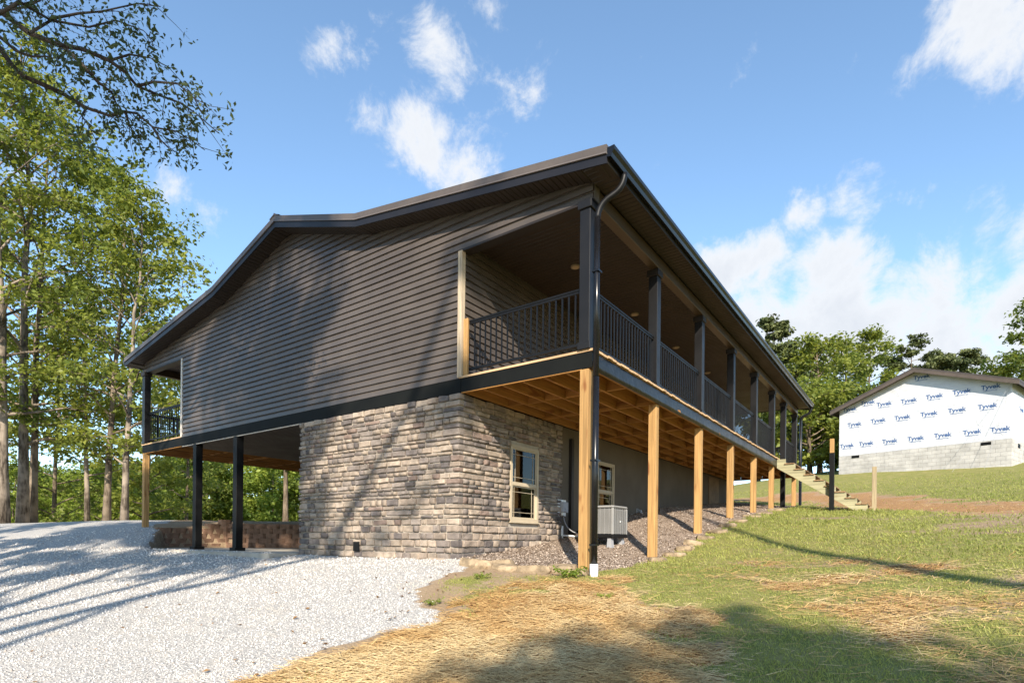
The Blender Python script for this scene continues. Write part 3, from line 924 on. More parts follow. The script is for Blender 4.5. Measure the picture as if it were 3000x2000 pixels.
# ---- windows on the basement wall
def window(y0, y1, z0, z1, xw, muntins=True):
    w = part('basement_window', house); fwid = .055
    x0, x1 = xw - .02, xw + .05
    MB().box((x0, y0, z0), (x1, y0 + fwid, z1)).box((x0, y1 - fwid, z0), (x1, y1, z1)).box((x0, y0 + fwid, z1 - fwid), (x1, y1 - fwid, z1)).box((x0, y0 + fwid, z0), (x1, y1 - fwid, z0 + fwid)).build('frame', VINYLW, w)
    MB().box((xw - .02, y0 - .02, z0 - .03), (xw + .075, y1 + .02, z0)).build('sill', VINYLW, w)
    zm = (z0 + z1) / 2 - .02; s = .026; ya, yb_ = y0 + fwid, y1 - fwid
    MB().box((xw - .012, ya, zm - .02), (xw + .035, yb_, zm + .02)).build('meeting_rail', VINYLW, w)
    for za, zb, xx in ((zm + .02, z1 - fwid, xw + .012), (z0 + fwid, zm - .02, xw - .008)):
        MB().box((xx - .015, ya, za), (xx + .015, ya + s, zb)).box((xx - .015, yb_ - s, za), (xx + .015, yb_, zb)).box((xx - .015, ya + s, za), (xx + .015, yb_ - s, za + s)).box((xx - .015, ya + s, zb - s), (xx + .015, yb_ - s, zb)).build('sash', VINYLW, w)
        MB().box((xx - .002, ya + s, za + s), (xx + .002, yb_ - s, zb - s)).build('pane', GLASS, w)
        if muntins:
            for yy in (ya + s + .09, yb_ - s - .09): MB().box((xx + .003, yy - .004, za + s), (xx + .009, yy + .004, zb - s)).build('muntin', VINYLW, w)
            for zz in (za + s + .09, zb - s - .09): MB().box((xx + .0035, ya + s, zz - .004), (xx + .0085, yb_ - s, zz + .004)).build('muntin', VINYLW, w)
    MB().box((xw - .42, ya, z0 + .05), (xw - .40, yb_, z1 - .05)).build('room_back', CURT, w)
    MB().box((xw - .32, ya + .12, z0 + .05), (xw - .27, ya + .24, z1 - .05)).build('wall_stud', PINE_Z, w)
    MB().bar((xw - .24, ya + .05, z0 + .2), (xw - .24, yb_ - .05, zm - .1), .03, .05, (1, 0, 0)).build('brace', PINE_Z, w)


window(1.385, 2.315, 1.86, 3.28, XW)
window(4.80, 5.70, 2.02, 3.38, XW + .005)
# foundation with niches behind the panes
fw = MB(); fw.box((-6.8, .065, -.3), (XW - .5, YE, ZRB))
for y0, y1, z0, z1 in ((.065, 1.40, -.3, ZRB), (2.30, 4.815, -.3, ZRB), (5.685, YE, -.3, ZRB), (1.40, 2.30, -.3, 1.875), (1.40, 2.30, 3.265, ZRB), (4.815, 5.685, -.3, 2.035), (4.815, 5.685, 3.365, ZRB)):
    fw.box((XW - .5, y0, z0), (XW - .052 if y1 <= 3.0 else XW, y1, z1)) if not (y0 == 2.30) else (fw.box((XW - .5, 2.30, z0), (XW - .052, 3.2, z1)), fw.box((XW - .5, 3.2, z0), (XW, 4.815, z1)))
fw.build('foundation_wall', PARGE, house)
MB().box((XW + .002, 13.4, 2.75), (XW + .03, 14.6, 3.85)).build('crawl_door', plain('crawl_wood', (.2, .14, .09), .2, 4, .8), house)

# ------------------------------------------------------------------ things by the wall
box = empty('disconnect_box', (XW, 3.26, 2.2), 'small grey electrical disconnect box mounted beside the basement window', 'electrical box')
MB().box((.0, -.17, -.17), (.03, .15, .17)).build('back_plate', WHITEP, box)
MB().box((.031, -.10, -.10), (.12, .10, .12)).build('case', GREYB, box, bevel=.008)
MB().box((.121, -.02, -.06), (.14, .02, -.02)).build('hasp', GREYB, box)
MB().box((.031, -.06, -.16), (.09, .04, -.10)).build('hub', WHITEP, box)
MB().tube(bez((.06, .0, -.16), (.10, .03, -.62), (.75, .0, -.55), 10), .012, 8).build('whip_conduit', GREYB, box, True)
pv = empty('drain_pipe', (XW + .04, 3.24, 1.6), 'short white plastic pipe at the foot of the stone wall', 'pipe')
MB().tube([(0, 0, -.15), (0, 0, .22)], .028, 12).build('riser', WHITEP, pv, True)
MB().tube([(0, .02, .02), (.30, .16, .0)], .02, 10).build('branch', WHITEP, pv, True)
ls = empty('line_cover', (XW, 3.62, 1.6), 'dark vertical refrigerant line cover on basement wall behind the air conditioner', 'conduit')
MB().box((.0, -.05, 0), (.07, .05, 2.1)).build('duct', BROWN, ls)
MB().tube([(.05, .02, .05), (.3, -.1, .12), (.6, -.2, .2)], .02, 8).build('line', BLACKP, ls, True)
wv = empty('vent_hood', (XW, 7.2, 2.32), 'small grey vent pipe on the shaded foundation wall', 'vent')
MB().tube([(0, 0, .02), (.10, 0, .0), (.12, 0, -.1)], .04, 10).build('pipe', GREYB, wv, True)
MB().box((0, -.06, -.05), (.012, .06, .07)).build('flange', GREYB, wv)

# air conditioner
ax, ay, az = -1.375, 3.10, 1.57
ac = empty('air_conditioner', (ax, ay, 1.45), 'grey louvred air conditioner unit on small feet under the porch deck', 'air conditioner')
hw, hd = .375, .32


def rel(x, y, z): return (x, y, z - 1.45)


zt, zb_ = 2.19, az
MB().box(rel(-hw, -hd, zb_), rel(hw, hd, zb_ + .07)).build('base_pan', BLACKP, ac, bevel=.01)
MB().box(rel(-hw + .03, -hd + .03, zb_ + .07), rel(hw - .03, hd - .03, zt - .06)).build('coil', ACBACK, ac)
MB().box(rel(-hw - .005, -hd - .005, zt - .05), rel(hw + .005, hd + .005, zt)).build('top_cover', ACGREY, ac, bevel=.02)
for cx_, cy_ in ((-1, -1), (1, -1), (1, 1), (-1, 1)):
    MB().box(rel(cx_ * hw - (.045 if cx_ > 0 else 0), cy_ * hd - (.045 if cy_ > 0 else 0), zb_ + .07), rel(cx_ * hw + (.045 if cx_ < 0 else 0), cy_ * hd + (.045 if cy_ < 0 else 0), zt - .05)).build('corner_post', ACGREY, ac, bevel=.006)
lv = MB().prism([(-.012, 0), (.0, .012), (.003, .012), (.003, 0)], 'x', -hw + .045, hw - .045).mesh('louver', ACGREY)
lv2 = MB().prism([(-.012, 0), (.0, .012), (.003, .012), (.003, 0)], 'x', -hd + .045, hd - .045).mesh('louver', ACGREY)
for k in range(24):
    zz = zb_ + .085 + k * .0195
    inst('louver', lv, ac, rel(0, -hd + .01, zz)); inst('louver', lv2, ac, rel(hw - .01, 0, zz), math.pi / 2)
for k in range(7):
    MB().box(rel(hw + .001, -hd + .08 + k * .08, zb_ + .075), rel(hw + .006, -hd + .088 + k * .08, zt - .05)).build('guard_wire', ACGREY, ac)
    MB().box(rel(-hw + .09 + k * .095, -hd - .006, zb_ + .075), rel(-hw + .098 + k * .095, -hd - .001, zt - .05)).build('guard_wire', ACGREY, ac)
fan = [(.26 * math.cos(a), .26 * math.sin(a)) for a in np.linspace(0, 2 * math.pi, 25)[:-1]]
MB().prism(fan, 'z', zt - 1.45 + .001, zt - 1.45 + .012).build('fan_guard', BLACKP, ac)
for fx, fy in ((-.28, -.24), (.28, -.24), (.28, .24), (-.28, .24)):
    zg = tz1(ax + fx, ay + fy)
    MB().prism([(fx - .06, zg - 1.45 - .05), (fx + .06, zg - 1.45 - .05), (fx + .035, zb_ - 1.45), (fx - .035, zb_ - 1.45)], 'y', fy - .05, fy + .05).build('foot', GREYB, ac)
MB().box(rel(.385, -.05, zb_ + .30), rel(.39, -.02, zb_ + .33)).build('badge', WHITEP, ac)

# ------------------------------------------------------------------ edging stones
EDGE = [  # x, y, length, width, height, turn, label
    (-1.72, -.42, .62, .30, .16, -.2, 'thick tan slab tilted at the house corner beside white gravel'),
    (-1.42, -.25, .55, .26, .13, .15, 'long tan slab stone right of the tilted corner slab'),
    (-1.18, -.42, .45, .22, .12, .0, 'flat tan stone half buried below the long slab'),
    (-.78, -.28, .60, .24, .13, .12, 'pale slab stone in the middle of the flower bed edge'),
    (-.42, -.08, .48, .26, .17, .25, 'mossy grey block stone near the corner wood post'),
    (-.16, -.12, .34, .2, .13, .4, 'reddish stone tucked against the corner wood post'),
    (.18, 2.02, .34, .26, .10, .2, 'dark flat stone at the foot of the second wood post'),
    (.22, 2.75, .40, .30, .09, -.3, 'pale flat stone just past the second wood post'),
    (.20, 3.25, .36, .30, .09, .3, 'cream stone between the second and third wood posts'),
    (.22, 3.75, .40, .28, .09, .1, 'broad buff stone before the third wood post'),
    (.24, 4.4, .42, .3, .08, .5, 'flat stone at the foot of the third wood post'),
    (.25, 5.1, .44, .3, .08, -.1, 'long buff stone past the third wood post'),
    (.24, 5.9, .40, .3, .08, .2, 'grey buff stone between third and fourth wood posts'),
    (.25, 6.7, .44, .3, .08, .0, 'pale stone at the foot of the fourth wood post'),
    (.24, 8.1, .5, .3, .08, .1, 'low pale stone past the fourth wood post'),
    (.26, 9.4, .5, .3, .08, .0, 'low buff stone at the foot of the fifth wood post'),
    (.26, 10.9, .5, .3, .08, .1, 'low stone before the sixth wood post')]


def rock(name, x, y, l, w, h, rz, mat, seed, sink=.35):
    """a split field stone: irregular outline, layered sides, nearly flat top"""
    r = np.random.default_rng(seed); nu = 10; m = MB(); V = []
    outl = []
    for a in range(nu):
        th = 2 * math.pi * (a + r.uniform(-.3, .3)) / nu; q = r.uniform(.82, 1.08)
        outl.append((math.copysign(abs(math.cos(th)) ** .55, math.cos(th)) * q * l / 2, math.copysign(abs(math.sin(th)) ** .55, math.sin(th)) * q * w / 2))
    lev = [(-.5, .95), (-.05, 1.03), (.28, .97), (.45, .90), (.5, .80)]
    tx_, ty_ = r.uniform(-.12, .12, 2)
    for b, (hz, sc) in enumerate(lev):
        for a, (px2, py2) in enumerate(outl):
            jj = 1 + r.uniform(-.05, .05); V.append((px2 * sc * jj, py2 * sc * jj, hz * h + (tx_ * px2 + ty_ * py2 if b > 1 else 0) + r.uniform(-.006, .006)))
    Fc = [(b * nu + a, b * nu + (a + 1) % nu, (b + 1) * nu + (a + 1) % nu, (b + 1) * nu + a) for b in range(len(lev) - 1) for a in range(nu)]
    top = (len(lev) - 1) * nu; V.append((0, 0, .5 * h)); Fc += [(top + a, top + (a + 1) % nu, len(V) - 1) for a in range(nu)]
    o = m.add(V, Fc).build(name, mat, None, False); o.location = (x, y, tz1(x, y) + h * (.5 - sink)); o.rotation_euler = (r.uniform(-.08, .08), r.uniform(-.08, .08), rz); return o


for i, (x, y, l, w, h, rz, lab) in enumerate(EDGE):
    tag(rock('edging_stone', x, y, l, w, h, rz, SLATE, 50 + i), lab, 'stone', 'stones edging the mulch bed')

# ------------------------------------------------------------------ retaining wall
rwall = empty('retaining_wall', (-14.1, 2.0, 1.2), 'low curved retaining wall of brown split face concrete blocks', 'retaining wall')
bk = MB(); bk.prism([(-.2, .12), (-.196, -.085), (-.13, -.12), (.13, -.12), (.196, -.085), (.2, .12), (.14, .18), (-.14, .18)], 'z', 0, .148)
bkm = bk.mesh('block', BLOCKM)
rb_ = random.Random(3)


def wall_line(p, q, n, rows_, z0, off0=0.0, skip=None):
    p = Vector(p); q = Vector(q); d = (q - p).normalized(); ang = math.atan2(d.y, d.x)
    for r_ in range(rows_):
        s = off0 + (.2 if r_ % 2 else 0)
        while s < (q - p).length + .01:
            if skip is None or not skip(r_, s):
                c = p + d * s; nrm = Vector((-d.y, d.x, 0)) * (.02 * r_)
                inst('block', bkm, rwall, (c.x + nrm.x + 14.1, c.y + nrm.y - 2.0, z0 + r_ * .151 - 1.2), ang + rb_.uniform(-.02, .02), (rb_.uniform(.98, 1.0), 1, 1))
            s += .402


# faces point towards the carport: left run looks +x, right run looks -y/+x
wall_line((-14.02, .15, 0), (-14.02, 2.0, 0), 5, 5, 1.17, .0, lambda r_, s: r_ == 4 and s < 1.3)
wall_line((-13.9, 2.2, 0), (-11.2, 4.4, 0), 8, 5, 1.19, .1)
MB().tube([(-14.1 + 14.1, 2.13 - 2.0, -.05), (-14.1 + 14.1, 2.13 - 2.0, .86)], .2, 10).build('corner_block', BLOCKM, rwall)

# ------------------------------------------------------------------ stairs and free posts
st = empty('wooden_stairs', (.05, 12.95, 2.45), 'unpainted wooden stairs leading down from the porch deck', 'stairs')
NT_, rise, run = 8, (ZD - 2.50) / 9, .275
for sy in (12.30, 13.62):
    m = MB(); poly = [(.02, ZD - .04)]
    x = .02; zc = ZD - .04
    for k in range(NT_):
        zc -= rise if k else rise - .03
        poly += [(x, zc), (x + run, zc)] if k == 0 else [(x, zc), (x + run, zc)]
        x += run
    poly = [(.02, ZD - .05)]
    x = .02
    for k in range(1, NT_ + 1):
        zc = ZD - k * rise - .035
        poly += [(x + .25 if k == 1 else x, poly[-1][1]), (x + .25 if k == 1 else x, zc)] if k == 1 else [(x, poly[-1][1]), (x, zc)]
        x = (x + .25 if k == 1 else x) + run
    poly += [(x, poly[-1][1]), (x, 2.42), (x - .25, 2.42), (.02, ZRB - .06)]
    m.prism(poly, 'y', sy, sy + .04)
    o = m.build('stringer', STAIRW, st); o.location = (-.05, -12.95, -2.45)
x = .27
for k in range(1, NT_ + 1):
    zc = ZD - k * rise
    for j in range(2):
        o = MB().box((x - .03 + j * .142, 12.26, zc - .033), (x - .03 + j * .142 + .136, 13.70, zc)).build('tread', TREADW, st, bevel=.004); o.location = (-.05, -12.95, -2.45)
    x += run
o = MB().box((x - .02, 12.30, 2.30), (x + .30, 13.66, 2.50)).build('bottom_step', STAIRW, st); o.location = (-.05, -12.95, -2.45)
for (x, y, top, mode, lab) in ((1.55, 12.2, 4.62, 'wrap', 'tall newel post wrapped black with bare wood top beside the stairs'), (2.62, 12.2, 3.72, 'raw', 'short weathered wooden post at the foot of the stairs')):
    zg = tz1(x, y); e = empty('newel_post', (x, y, zg), lab, 'post', None)
    if mode == 'wrap':
        MB().box((-.062, -.062, -.05), (.062, .062, top - .42 - zg)).build('wrap', BLACKP, e)
        MB().box((-.055, -.055, top - .42 - zg), (.055, .055, top - zg)).build('shaft', PINE_Z, e, bevel=.004)
    else:
        MB().box((-.055, -.055, -.05), (.055, .055, top - zg)).build('shaft', wood('weathered_post', (.38, .30, .18), (.22, .16, .09), 'z'), e, bevel=.006)

# ------------------------------------------------------------------ wrapped house up the hill
HL = Vector((-.25, 31.2, 0)); HR = Vector((7.17, 28.8, 0)); e1 = (HR - HL).normalized(); n1_ = Vector((-e1.y, e1.x, 0)); HWD = (HR - HL).length; HLEN = 11.0
fh = empty('wrapped_house', (*HL.xy, 5.3), 'unfinished house covered in white building wrap on grey block foundation', 'house')
fh.rotation_euler = (0, 0, math.atan2(e1.y, e1.x))
ZF, ZE, ZRg = 6.62 - 5.3, 9.3 - 5.3, 10.72 - 5.3
t = NT('house_wrap'); wr = t.noise(t.pos((1, 1, 2)), 1.6, 7, .66, 1.6)
WRAP = t.done(t.principled(t.mix(t.ramp(wr, .35, .7), (.50, .51, .54), (.57, .58, .60)), .5, .3, 0, t.bump(wr, .55, .07)))
DROOF = plain('dark_roof', (.06, .05, .045), .15, 3, .6, .3)
CMU = plain('block_grey', (.40, .385, .36), .14, 2.2, .95, .08, .5, 40, rand=.05)
CMUM = plain('block_mortar', (.33, .315, .29), .1, 5, .95, .05)
MB().prism([(0, ZF), (HWD, ZF), (HWD, ZE), (HWD / 2, ZRg), (0, ZE)], 'y', 0, HLEN).build('wrapped_wall', WRAP, fh)
MB().box((.02, .02, -1.2), (HWD - .02, HLEN, ZF - .002)).build('foundation', CMUM, fh)
cm1 = MB().box((0, -.012, 0), (.392, .02, .193)).mesh('block', CMU)
for r_ in range(8):
    x = -(.2 if r_ % 2 else 0)
    while x < HWD - .01:
        a = max(x, 0); b = min(x + .4, HWD)
        if b - a > .05: inst('block', cm1, fh, (a, .002, ZF - .203 - r_ * .2), 0, ((b - a) / .4, 1, 1))
        x += .4
    y = 0
    while y < 4: inst('block', cm1, fh, (HWD, y + .01, ZF - .203 - r_ * .2), math.pi / 2, (1, 1, 1)); y += .4
OV = .35
ang = math.atan2(ZRg - ZE, HWD / 2)
rp = [(-OV, ZE - OV * math.tan(ang)), (HWD / 2, ZRg), (HWD + OV, ZE - OV * math.tan(ang))]
fr_ = MB().prism([(x, z + .05) for x, z in rp] + [(x, z + .012) for x, z in rp[::-1]], 'y', -.42, HLEN + .3).build('roof', DROOF, fh)
MB().prism([(x, z + .14) for x, z in rp] + [(x, z + .05) for x, z in rp[::-1]], 'y', -.44, HLEN + .32).build('shingle_edge', DROOF, fr_)
MB().prism([(x, z + .048) for x, z in rp] + [(x, z - .12) for x, z in rp[::-1]], 'y', -.445, -.405).build('rake_board', plain('rake_brown', (.09, .07, .058), .1, 3, .6), fr_)
for x0 in (-OV, HWD + OV - .03): MB().box((x0, -.4, rp[0][1] - .12), (x0 + .03, HLEN + .3, rp[0][1] + .04)).build('eave_board', DROOF, fr_)
VENTS = [(.9, 6.53), (6.83, 6.50)]
for s, z in VENTS: MB().box((s - .2, -.03, z - 5.3 - .08), (s + .2, .0, z - 5.3 + .06)).build('foundation_vent', BLACKP, fh)
MB().box((HWD, 1.0, ZF - .35), (HWD + .03, 1.35, ZF - .15)).build('foundation_vent', BLACKP, fh)


def text_mesh(body, size, mat, offset=0.0, name='wordmark'):
    cu_ = bpy.data.curves.new(name, 'FONT'); cu_.body = body; cu_.size = size; cu_.align_x = 'CENTER'; cu_.align_y = 'CENTER'; cu_.offset = offset; cu_.resolution_u = 3
    ob = bpy.data.objects.new(name, cu_); COL.objects.link(ob); dg = bpy.context.evaluated_depsgraph_get(); dg.update()
    me = bpy.data.meshes.new_from_object(ob.evaluated_get(dg)); bpy.data.objects.remove(ob, do_unlink=True); me.materials.clear(); me.materials.append(mat); return me


INK = plain('wrap_ink', (.06, .115, .25), .05, 3, .6, .2); INK2 = plain('wrap_ink_pale', (.16, .21, .33), .05, 3, .6, .2); INKG = plain('wrap_ink_grey', (.55, .56, .58), .05, 3, .6, .2)
WORD = text_mesh('Tyvek', .30, INK, .009); SUBW = text_mesh('HomeWrap', .085, INK2, .002)
ring_m = MB(); rv = []
for a in np.linspace(0, 2 * math.pi, 25)[:-1]: rv += [(.15 * math.cos(a), .05 * math.sin(a), 0), (.13 * math.cos(a), .037 * math.sin(a), 0)]
ring_m.add(rv, [(2 * i, (2 * i + 2) % 48, (2 * i + 3) % 48, 2 * i + 1) for i in range(24)]); RINGM = ring_m.mesh('oval_mark', INKG)
LOGOS = [(.55, 9.3), (1.5, 9.52), (2.33, 9.28), (3.52, 9.24), (4.67, 9.24), (5.83, 9.24), (6.98, 9.24), (4.1, 10.38), (.81, 8.39), (2.04, 8.41), (3.22, 8.39), (4.44, 8.37), (5.64, 8.35), (6.86, 8.32), (.42, 7.21), (1.44, 7.21), (2.63, 7.18), (3.85, 7.16), (5.05, 7.16), (6.27, 7.14), (7.36, 7.12)]
for s, z in LOGOS:
    z -= 5.3
    w_ = inst('wordmark', WORD, fh, (s, -.006, z), 0, (1, 1, 1), (math.pi / 2, 0, 0))
    inst('wordmark_line', SUBW, fh, (s, -.0055, z - .17), 0, (1.3, 1, 1), (math.pi / 2, 0, 0))
    if z < 4.05: inst('oval_mark', RINGM, fh, (s - .1, -.005, z + .24), 0, (1, 1, 1), (math.pi / 2, 0, 0))
for y in (1.6, 2.9): inst('wordmark', WORD, fh, (HWD + .006, y, 8.2 - 5.3), 0, (1, 1, 1), (math.pi / 2, 0, math.pi / 2))
for i, (a, b, lab) in enumerate((((HWD - .1, -.1, ZE - .2), (5.9, -1.5, .0), 'thin dark cable slanting from the wrapped house corner to the lawn'), ((HWD - .05, -.05, ZE - .1), (7.0, -.9, .05), 'thin steeper cable hanging down the wrapped house corner'))):
    M2 = Matrix.Translation((*HL.xy, 5.3)) @ Matrix.Rotation(math.atan2(e1.y, e1.x), 4, 'Z')
    A = M2 @ Vector(a); B = M2 @ Vector(b); B.z = tz1(B.x, B.y); mid = (A + B) / 2 + Vector((0, 0, -.12))
    tag(MB().tube(bez(A, mid, B, 8), .006, 5).build('guy_cable', GREYB, None), lab, 'cable', 'cables at the wrapped house corner')

# ------------------------------------------------------------------ vegetation
LEAF_A = leafmat('leaf_maple', (.09, .135, .027), (.275, .29, .055), .47)
LEAF_B = leafmat('leaf_oak', (.07, .11, .025), (.21, .24, .045), .44)
LEAF_C = leafmat('leaf_shrub', (.13, .20, .035), (.32, .37, .065), .48)
LEAF_D = leafmat('leaf_dark', (.04, .06, .022), (.075, .095, .03), .25)
LEAF_P = leafmat('needle_pine', (.06, .085, .036), (.15, .165, .062), .15)
BARK_A = bark('bark_grey', (.055, .043, .032), (.19, .155, .12)); BARK_B = bark('bark_brown', (.06, .045, .032), (.16, .125, .09)); BARK_D = bark('bark_dark', (.03, .024, .02), (.07, .055, .045))


def leaves(C0, n, spread, size, rng, flat=.65, up=.5, aspect=.62):
    """n leaf blades around the clump centres C0 (m,3) with radii spread (m,) -> verts, faces (folded diamond, 2 quads-as-tris)"""
    m = len(C0); wgt = spread ** 2; wgt = wgt / wgt.sum(); ci = rng.choice(m, n, p=wgt)
    d = rng.normal(0, 1, (n, 3)); d /= np.linalg.norm(d, axis=1)[:, None]
    rr = rng.random(n) ** .55
    P = C0[ci] + d * (rr * spread[ci])[:, None] * np.array([1, 1, flat])
    nr = rng.normal(0, 1, (n, 3)); nr[:, 2] = np.abs(nr[:, 2]) + up; nr += d * .5; nr /= np.linalg.norm(nr, axis=1)[:, None]
    t = np.cross(nr, rng.normal(0, 1, (n, 3))); t /= np.linalg.norm(t, axis=1)[:, None] + 1e-9; b = np.cross(nr, t)
    s = (size * rng.uniform(.45, 1.5, n))[:, None]
    w = s * aspect * .5
    V = np.empty((n, 4, 3)); V[:, 0] = P - t * s * .5; V[:, 1] = P + b * w + nr * s * .10 - t * s * .08; V[:, 2] = P + t * s * .5 - nr * s * .10; V[:, 3] = P - b * w + nr * s * .10 - t * s * .08
    k = np.arange(n)[:, None] * 4
    return V.reshape(-1, 3), np.concatenate([k + [0, 1, 2], k + [0, 2, 3]], 0)


def tree(name, label, x, y, h, r0, lo, cr_, nleaf, lsz, lm, bm_, seed, group=None, cat='tree', lean=(0, 0), nlimb=16, clump=.9, flat=.65, shape='oval', gap=.0, zb=None, sub=3, droop=0.0, extra=None, bow=.25, limbs=None):
    rng = np.random.default_rng(seed); z0 = tz1(x, y) - .15 if zb is None else zb
    root = empty(name, (x, y, z0), label, cat, group)
    tm = MB(); n = 9; pts = []; rad = []
    jx = np.cumsum(rng.normal(0, .012 * h, n + 1)) * .5; jy = np.cumsum(rng.normal(0, .012 * h, n + 1)) * .5; jx -= jx[0]; jy -= jy[0]
    for i in range(n + 1):
        t = i / n; pts.append((jx[i] * t + lean[0] * h * t, jy[i] * t + lean[1] * h * t, h * .96 * t)); rad.append(r0 * (1.22 if i == 0 else 1) * (1 - .86 * t ** .9))
    tm.tube(pts, rad, 9, True)

    def at(t):
        f = t * n; i = min(int(f), n - 1); q = f - i; return np.array(pts[i]) * (1 - q) + np.array(pts[i + 1]) * q
    C0 = []; SP = []
    ga = rng.uniform(0, 6.28)
    for k in range(nlimb):
        u = (k + rng.uniform(.1, .9)) / nlimb; t = lo + (.97 - lo) * u
        if gap and rng.random() < gap: continue
        ga += 2.4 + rng.uniform(-.4, .4)
        if shape == 'oval': pr = math.sin(math.pi * min(1, max(.0, .14 + .80 * u))) ** .7
        elif shape == 'cone': pr = 1.0 - .85 * u
        elif shape == 'flat': pr = .45 + .55 * u if u < .85 else .75
        else: pr = .6 + .4 * (1 - u)
        L = cr_ * pr * rng.uniform(.7, 1.15); base = at(t); elev = rng.uniform(.15, .7) * (1 - droop) + .5 * u * (shape == 'oval')
        dr = np.array([math.cos(ga), math.sin(ga), 0.0]); lp = [base]
        for j in range(1, 6):
            f = j / 5; lp.append(base + dr * (L * f * math.cos(elev)) + np.array([0, 0, L * math.sin(elev) * f - bow * L * f * f * (droop + .25)]) + rng.normal(0, .04 * L, 3) * f)
        rb0 = max(.02, r0 * .42 * (1 - .7 * t))
        tm.tube(lp, [rb0 * (1 - .85 * j / 5) for j in range(6)], 5, False)
        for j in (3, 4, 5):
            C0.append(lp[j]); SP.append(clump * rng.uniform(.6, 1.1))
        for s_ in range(sub):
            f = rng.uniform(.3, .9); bi = min(int(f * 5), 4); bp = lp[bi] * (1 - (f * 5 - bi)) + lp[bi + 1] * (f * 5 - bi)
            a2 = ga + rng.choice([-1, 1]) * rng.uniform(.5, 1.2); l2 = L * rng.uniform(.25, .5); e2 = rng.uniform(-.1, .7)
            ep = bp + np.array([math.cos(a2) * l2 * math.cos(e2), math.sin(a2) * l2 * math.cos(e2), l2 * math.sin(e2)])
            tm.tube([bp, (bp + ep) / 2 + rng.normal(0, .05 * l2, 3), ep], [rb0 * .4, rb0 * .25, .008], 4, False)
            C0.append(ep); SP.append(clump * rng.uniform(.55, 1.0)); C0.append((bp + ep) / 2); SP.append(clump * rng.uniform(.4, .7))
    C0.append(at(.98)); SP.append(clump * .8)
    for lp, ra in (limbs or []):
        lp = [np.array([a - x, b - y, c - z0]) for a, b, c in lp]; tm.tube(lp, [ra * (1 - .6 * q / (len(lp) - 1)) for q in range(len(lp))], 7, False)
        for q in lp[2:]:
            for w in range(3): C0.append(q + rng.normal(0, .9, 3)); SP.append(.55)
    if extra:
        for (ex, ey, ez, es) in extra:
            C0.append(np.array([ex - x, ey - y, ez - z0])); SP.append(es)
    tm.build('trunk', bm_, root, True)
    V, Fc = leaves(np.array(C0), nleaf, np.array(SP), lsz, rng, flat)
    o = bpy.data.objects.new('crown', np_mesh('crown', V, Fc, lm)); COL.objects.link(o); o.parent = root
    return root


def ground_at(px_, depth):
    p = pix_at(px_, 1530, depth); return p.x, p.y


# tall trees left of the house
LT = [  # px, depth, height, r, lo, crown r, leaves, lean, mat, bark, label
    (10, 24.0, 21, .22, .16, 4.6, 9500, (.00, .0), LEAF_A, BARK_A, 'tall tree with thick pale trunk at the photo edge'),
    (66, 25.0, 22, .22, .17, 4.4, 9500, (.00, .0), LEAF_A, BARK_A, 'tall tree with bright mottled trunk, front one of the twin trunks'),
    (95, 25.8, 20, .18, .18, 4.0, 7500, (.01, .01), LEAF_B, BARK_B, 'tall tree with shaded trunk, rear one of the twin trunks'),
    (256, 27.5, 18.5, .12, .14, 3.2, 7000, (-.01, .0), LEAF_A, BARK_A, 'slender grey tree standing alone left of the leaning tree'),
    (312, 25.5, 16.5, .16, .16, 3.4, 7500, (.02, .02), LEAF_B, BARK_B, 'brown trunked tree leaning toward the house at the gravel edge'),
    (364, 24.0, 14, .15, .18, 3.3, 7500, (.01, .01), LEAF_A, BARK_A, 'mottled trunk tree closest to the porch corner'),
    (160, 40, 20, .18, .12, 4.6, 7000, (0, 0), LEAF_B, BARK_B, 'tree seen behind the gap between twin trunks and slender tree'),
    (-90, 32, 22, .24, .2, 5.2, 8000, (0, 0), LEAF_A, BARK_B, 'big leafy tree behind the pale trunk at the photo edge'),
    (430, 38, 15.5, .18, .10, 4.0, 7500, (0, 0), LEAF_A, BARK_B, 'tree behind the porch corner reaching over the roof edge'),
    (545, 46, 18, .18, .2, 4.2, 6000, (0, 0), LEAF_A, BARK_B, 'sparse yellow green tree peeking over the left roof slope'),
    (40, 50, 11, .15, .08, 4.5, 6000, (0, 0), LEAF_C, BARK_B, 'lower green tree filling the space behind the twin trunks'),
    (210, 54, 10.5, .15, .08, 4.6, 6000, (0, 0), LEAF_B, BARK_B, 'lower tree behind the slender grey trunk'),
    (300, 50, 9.5, .15, .08, 4.4, 6000, (0, 0), LEAF_C, BARK_B, 'lower tree behind the leaning brown trunk'),
    (395, 55, 9.5, .15, .08, 4.6, 6000, (0, 0), LEAF_B, BARK_B, 'lower tree behind the outer porch railing')]
for i, (px_, dp, h, r0, lo, cr_, nl, ln, lm, bk_, lab) in enumerate(LT):
    x, y = ground_at(px_, dp)
    tree('broadleaf_tree', lab, x, y, h, r0, lo, cr_, int(nl * .86), .20 if dp < 30 else .29, lm, bk_, 200 + i, 'tall trees beside the gravel drive', lean=ln, nlimb=30, clump=.78 if dp < 30 else 1.0, sub=4)

